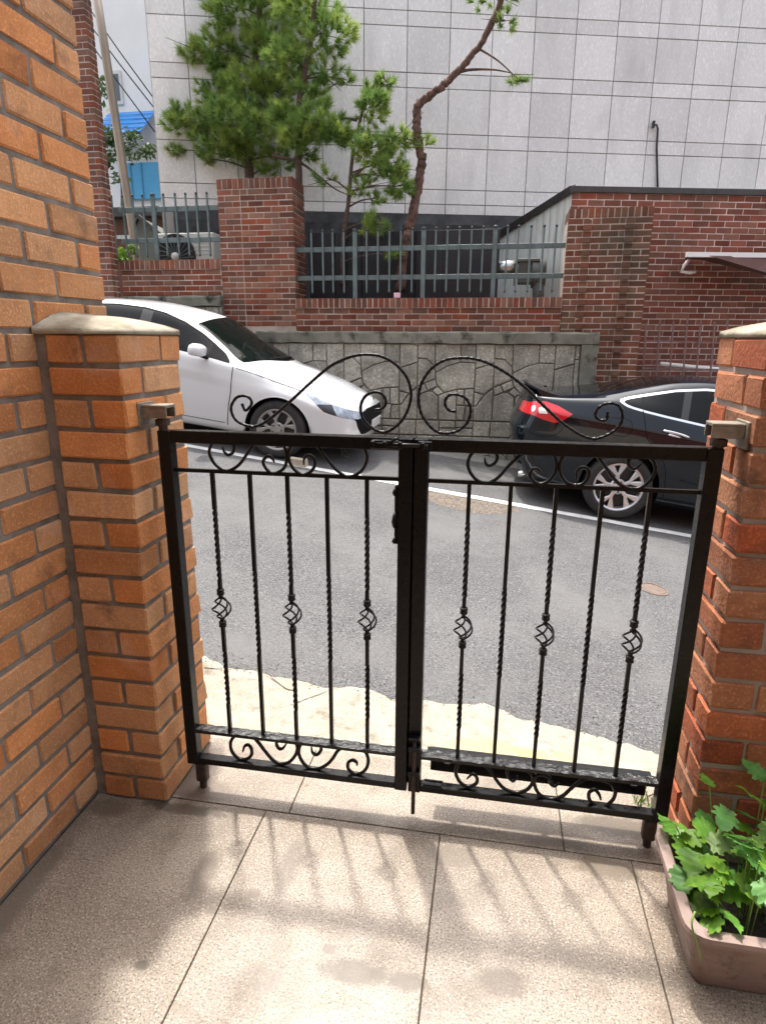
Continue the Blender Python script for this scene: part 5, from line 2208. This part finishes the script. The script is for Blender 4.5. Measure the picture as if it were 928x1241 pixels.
for (y0_, y1_) in ((-.55, .05), (.0, .6)):
    P = []
    for i in range(9):
        yy = y0_ + (y1_ - y0_) * i / 8
        P.append((-.235 - .30 * (abs(yy) / .72) ** 2, yy, 1.018 + .028 - .1 * (yy / .7) ** 2))
    lpart('wiper', MB().tube(P, .009, 5), M_RUBBER, wc)

# --- black liftback
BX = 1.245
bc = car_root('parked_car', 'glossy black car with red tail lamp and chrome window line behind the right gate leaf', BX)
bc['group'] = 'cars parked along the wall'
kW = Curve(-1.13, .40, -1.10, .58, -1.05, .70, -.97, .785, -.85, .845, -.65, .89, -.35, .917, 0, .925, 1, .93, 2.8, .925, 3.2, .87, 3.5, .76, 3.68, .55)
kS = Curve(-1.13, .96, -.9, .965, -.6, .96, 0, .935, .5, .915, 1.5, .88, 2.8, .80, 3.68, .65)           # shoulder crease
kBz = Curve(-1.13, 1.085, -.95, 1.095, -.7, 1.115, -.45, 1.145, -.18, 1.165, .05, 1.14, .55, 1.07, 1.5, 1.01, 2.3, .97, 2.6, .93, 3.2, .84, 3.68, .70)
kBi = Curve(-1.13, .04, -.95, .07, -.7, .10, -.45, .115, -.1, .10, .3, .075, 1.5, .06, 2.5, .08, 3.68, .1)
kRy = Curve(-1.13, .34, -1.05, .58, -.9, .66, -.7, .68, -.45, .66, -.2, .635, .1, .605, .4, .59, .8, .585, 1.5, .59, 1.9, .64, 2.3, .74, 2.7, .74, 3.2, .62, 3.68, .3)
kRz = Curve(-1.13, 1.10, -.95, 1.115, -.7, 1.145, -.45, 1.195, -.2, 1.26, .1, 1.345, .4, 1.425, .8, 1.472, 1.3, 1.465, 1.6, 1.36, 2.0, 1.17, 2.35, .99, 2.7, .93, 3.3, .83, 3.68, .72)
kZ = Curve(-1.13, 1.115, -1.0, 1.135, -.8, 1.145, -.6, 1.17, -.35, 1.235, 0, 1.36, .35, 1.465, .7, 1.515, 1.1, 1.525, 1.5, 1.47, 2.0, 1.25, 2.4, 1.04, 2.8, .98, 3.3, .87, 3.68, .75)


def ctrl_b(x):
    W_ = float(kW(x))
    zb = .20
    zc_, zr_ = float(kZ(x)), float(kRz(x))
    ry = min(float(kRy(x)), W_ - .02)
    by = max(W_ - float(kBi(x)), ry + .012)
    bz = min(float(kBz(x)), zr_ - .006)
    return [(0, zb), (W_ - .14, zb), (W_ - .04, zb + .07), (W_ - .02, .56), (W_, min(float(kS(x)), bz - .03)), (by, bz), (ry, zr_), (ry * .6, zc_ - (zc_ - zr_) * .3), (0, zc_)]


def def_b(V):
    x, z = V[:, 0], V[:, 2]
    t = np.clip((-.55 - x) / .55, 0, 1) ** 1.6
    e = np.interp(z, [.18, .3, .42, .6, .75, .84, .95, 1.05, 1.12, 1.2], [.22, .12, .05, .0, -.02, .01, .04, .06, .0, -.03])
    V = V.copy()
    V[:, 0] = x + t * e
    V[:, 2] = z + np.where(z > 1.0, np.clip((-.92 - x) / .2, 0, 1) ** 1.5 * .045, 0)
    return V


xs_ = np.concatenate([np.linspace(-1.13, -.6, 36)[:-1], np.arange(-.6, 1.3, .03), np.arange(1.3, 3.3, .07), np.linspace(3.3, 3.68, 12)])
body = hull(ctrl_b, [0, .3, .4, .45, .16, .3, .30, .5, 0], xs_, def_b)
BR, BWB = .342, 2.83
x, y, z = body.V.T
f = np.maximum(.392 - np.hypot(x, z - .345), .392 - np.hypot(x - BWB, z - .345))
f = np.where(np.abs(y) > .42, f, -1)
_, body = body.split(f)
WIN_B = [(-.16, 1.186), (-.10, 1.152), (-.03, 1.138), (.093, 1.122), (.3, 1.103), (.57, 1.083), (1.1, 1.045), (1.9, 1.01), (2.2, 1.0), (1.95, 1.14), (1.65, 1.30), (1.35, 1.40), (1.0, 1.425),
         (.65, 1.405), (.36, 1.350), (.065, 1.262), (-.07, 1.222)]
x, y, z = body.V.T
f = np.minimum(sdf(WIN_B, x, z), np.abs(y) - (kRy(x) - .02)) + .012
win, body = body.split(f)
x, y, z = win.V.T
pane, trim = win.split(np.minimum(sdf(WIN_B, x, z) - .008, 1))
trim.pair('window_trim', M_CHROME, bc)
x, y, z = pane.V.T
p1s, pane = pane.split(.012 - np.abs(x - .055))
x, y, z = pane.V.T
p2s, pane = pane.split(.035 - np.abs(x - .47 - (z - 1.2) * .1))
p1s.pair('quarter_pillar', M_RUBBER, bc)
p2s.pair('door_pillar', mat('pillar_gloss', (.02, .02, .021), rough=.2), bc)
pane.pair('side_window', M_GLASS, bc)
x, y, z = body.V.T
ya = np.abs(y)
fw = np.minimum.reduce([x - (-.50 + .10 * (ya / .6) ** 2), (.40 + .02 * ya) - x, (kRy(x) - .05) - ya, (z - 1.1) * 3])
rw, body = body.split(fw)
rw.build('rear_window', M_GLASS, bc)
# tail lamp
TL = [(-1.2, 1.0), (-1.01, 1.025), (-.97, 1.045), (-.876, 1.066), (-.749, 1.044), (-.596, .988), (-.677, .912), (-.749, .872), (-.868, .885), (-.959, .905), (-1.2, .91)]
x, y, z = body.V.T
tl, body = body.split(np.minimum(sdf(TL, x, z), np.abs(y) - .38))
x, y, z = tl.V.T
in1 = np.maximum(sdf([(-1.0, 1.012), (-.955, 1.008), (-.958, .955), (-.99, .93)], x, z), sdf([(-.93, .995), (-.888, 1.012), (-.828, .95), (-.922, .938)], x, z))
wl, tl = tl.split(in1)
for sd_ in ('near', 'far'):
    tlo = tl.build('tail_lamp', M_LAMPRED, bc, sd_)
    for PL_ in lens_parts(wl):
        PL_.build('reversing_lens', M_LAMPWHITE, tlo, sd_)
RF = [(-1.12, .46), (-.98, .40), (-.95, .36), (-1.1, .36)]
x, y, z = body.V.T
rf, body = body.split(np.minimum(sdf(RF, x, z), np.abs(y) - .4))
if rf.F:
    rf.pair('bumper_insert', M_RUBBER, bc)
body.build('body', M_BLACKPAINT, bc)
arch_liner(bc, 0, .345, .40, -.88)
arch_liner(bc, BWB, .345, .40, -.88)
arc = rail_on(body, [(.395 * math.cos(a), .345 + .395 * math.sin(a)) for a in np.linspace(-.1, math.pi + .1, 40)], -.004)
lpart('arch_lip', MB().tube(arc, .008, 6), M_BLACKPAINT, bc, True)
seam(body, [(.06, 1.13), (.10, 1.0), (.14, .88), (.25, .78), (.36, .66), (.42, .5), (.45, .3)], M_RUBBER, bc, .003)
seam(body, [(-.62, .93), (-.66, .84), (-.72, .76), (-.85, .72), (-1.02, .74)], M_RUBBER, bc, .003, 'bumper_seam')
seam(body, [(-.22, 1.02), (-.05, 1.02), (-.02, .93), (-.06, .865), (-.2, .86), (-.25, .93), (-.22, 1.02)], M_RUBBER, bc, .0022, 'fuel_flap_seam')
seam(body, [(.55, .52), (1.2, .46), (2.1, .44)], M_RUBBER, bc, .004, 'door_crease')
hd = rail_on(body, [(p[0], p[1]) for p in catmull([(.27, .975), (.36, .972), (.45, .962), (.52, .948)], 4)], .022)
lpart('door_handle', MB().tube(hd, [.007] + [.012] * (len(hd) - 2) + [.007], 8), M_CHROME, bc, True)
hc = rail_on(body, [(.33, .945), (.44, .935)], .004)
lpart('handle_cup', MB().tube(hc, .012, 8), M_CHROME, bc, True)
for (x_, sd) in ((0, -1), (BWB, -1), (0, 1), (BWB, 1)):
    wheel(bc, x_, sd * .80, BR, .242, 5, M_ALLOY, sd, .30, tw=.225)
# boot lip spoiler
g = MB()
n = 16
for i in range(n + 1):
    yy = -.70 + 1.4 * i / n
    q = (yy / .70) ** 2
    xb = -1.015 + .13 * q
    zb_ = 1.15 - .03 * q
    for (dx, dz) in ((.16, .012), (.02, .03), (-.075, .052), (-.09, .04), (-.03, -.02)):
        g.v.append((xb + dx, yy, zb_ + dz))
for i in range(n):
    for k in range(5):
        a, b = i * 5 + k, i * 5 + (k + 1) % 5
        g.f.append((a, a + 5, b + 5, b))
g.f += [tuple(range(5)), tuple(n * 5 + k for k in reversed(range(5)))]
lpart('spoiler', g, M_BLACKPAINT, bc, False)
lpart('exhaust_tip', MB().tube([(-.98, -.55, .24), (-.86, -.55, .25)], .035, 14), M_CHROME, bc, True)
lpart('seat', MB().box((.2, -.55, .5), (.8, .55, .75), .05), M_SEAT, bc)
for lo, hi in (((-.05, -.6, .6), (.15, .6, 1.08)), ((1.2, -.6, .5), (1.4, -.1, 1.1)), ((1.2, .1, .5), (1.4, .6, 1.1))):
    lpart('seat_back', MB().box(lo, hi, .06), M_SEAT, bc)

# wheel chock under the white car's front wheel
cp = onroad(361, 564)
ck = MB()
zc0 = zr(cp.x, cp.y)
ck.add([(cp.x - .10, cp.y - .05, zc0), (cp.x + .10, cp.y - .05, zc0 - .02), (cp.x + .10, cp.y + .06, zc0 - .02), (cp.x - .10, cp.y + .06, zc0),
        (cp.x - .085, cp.y - .045, zc0 + .085), (cp.x + .095, cp.y - .045, zc0 + .065), (cp.x + .095, cp.y + .055, zc0 + .065), (cp.x - .085, cp.y + .055, zc0 + .085)],
       [(0, 3, 2, 1), (4, 5, 6, 7), (0, 1, 5, 4), (1, 2, 6, 5), (2, 3, 7, 6), (3, 0, 4, 7)])
tag(part('wheel_chock', ck, M_CHOCK, None), 'beige concrete block chocking the front wheel of the white car', 'chock')
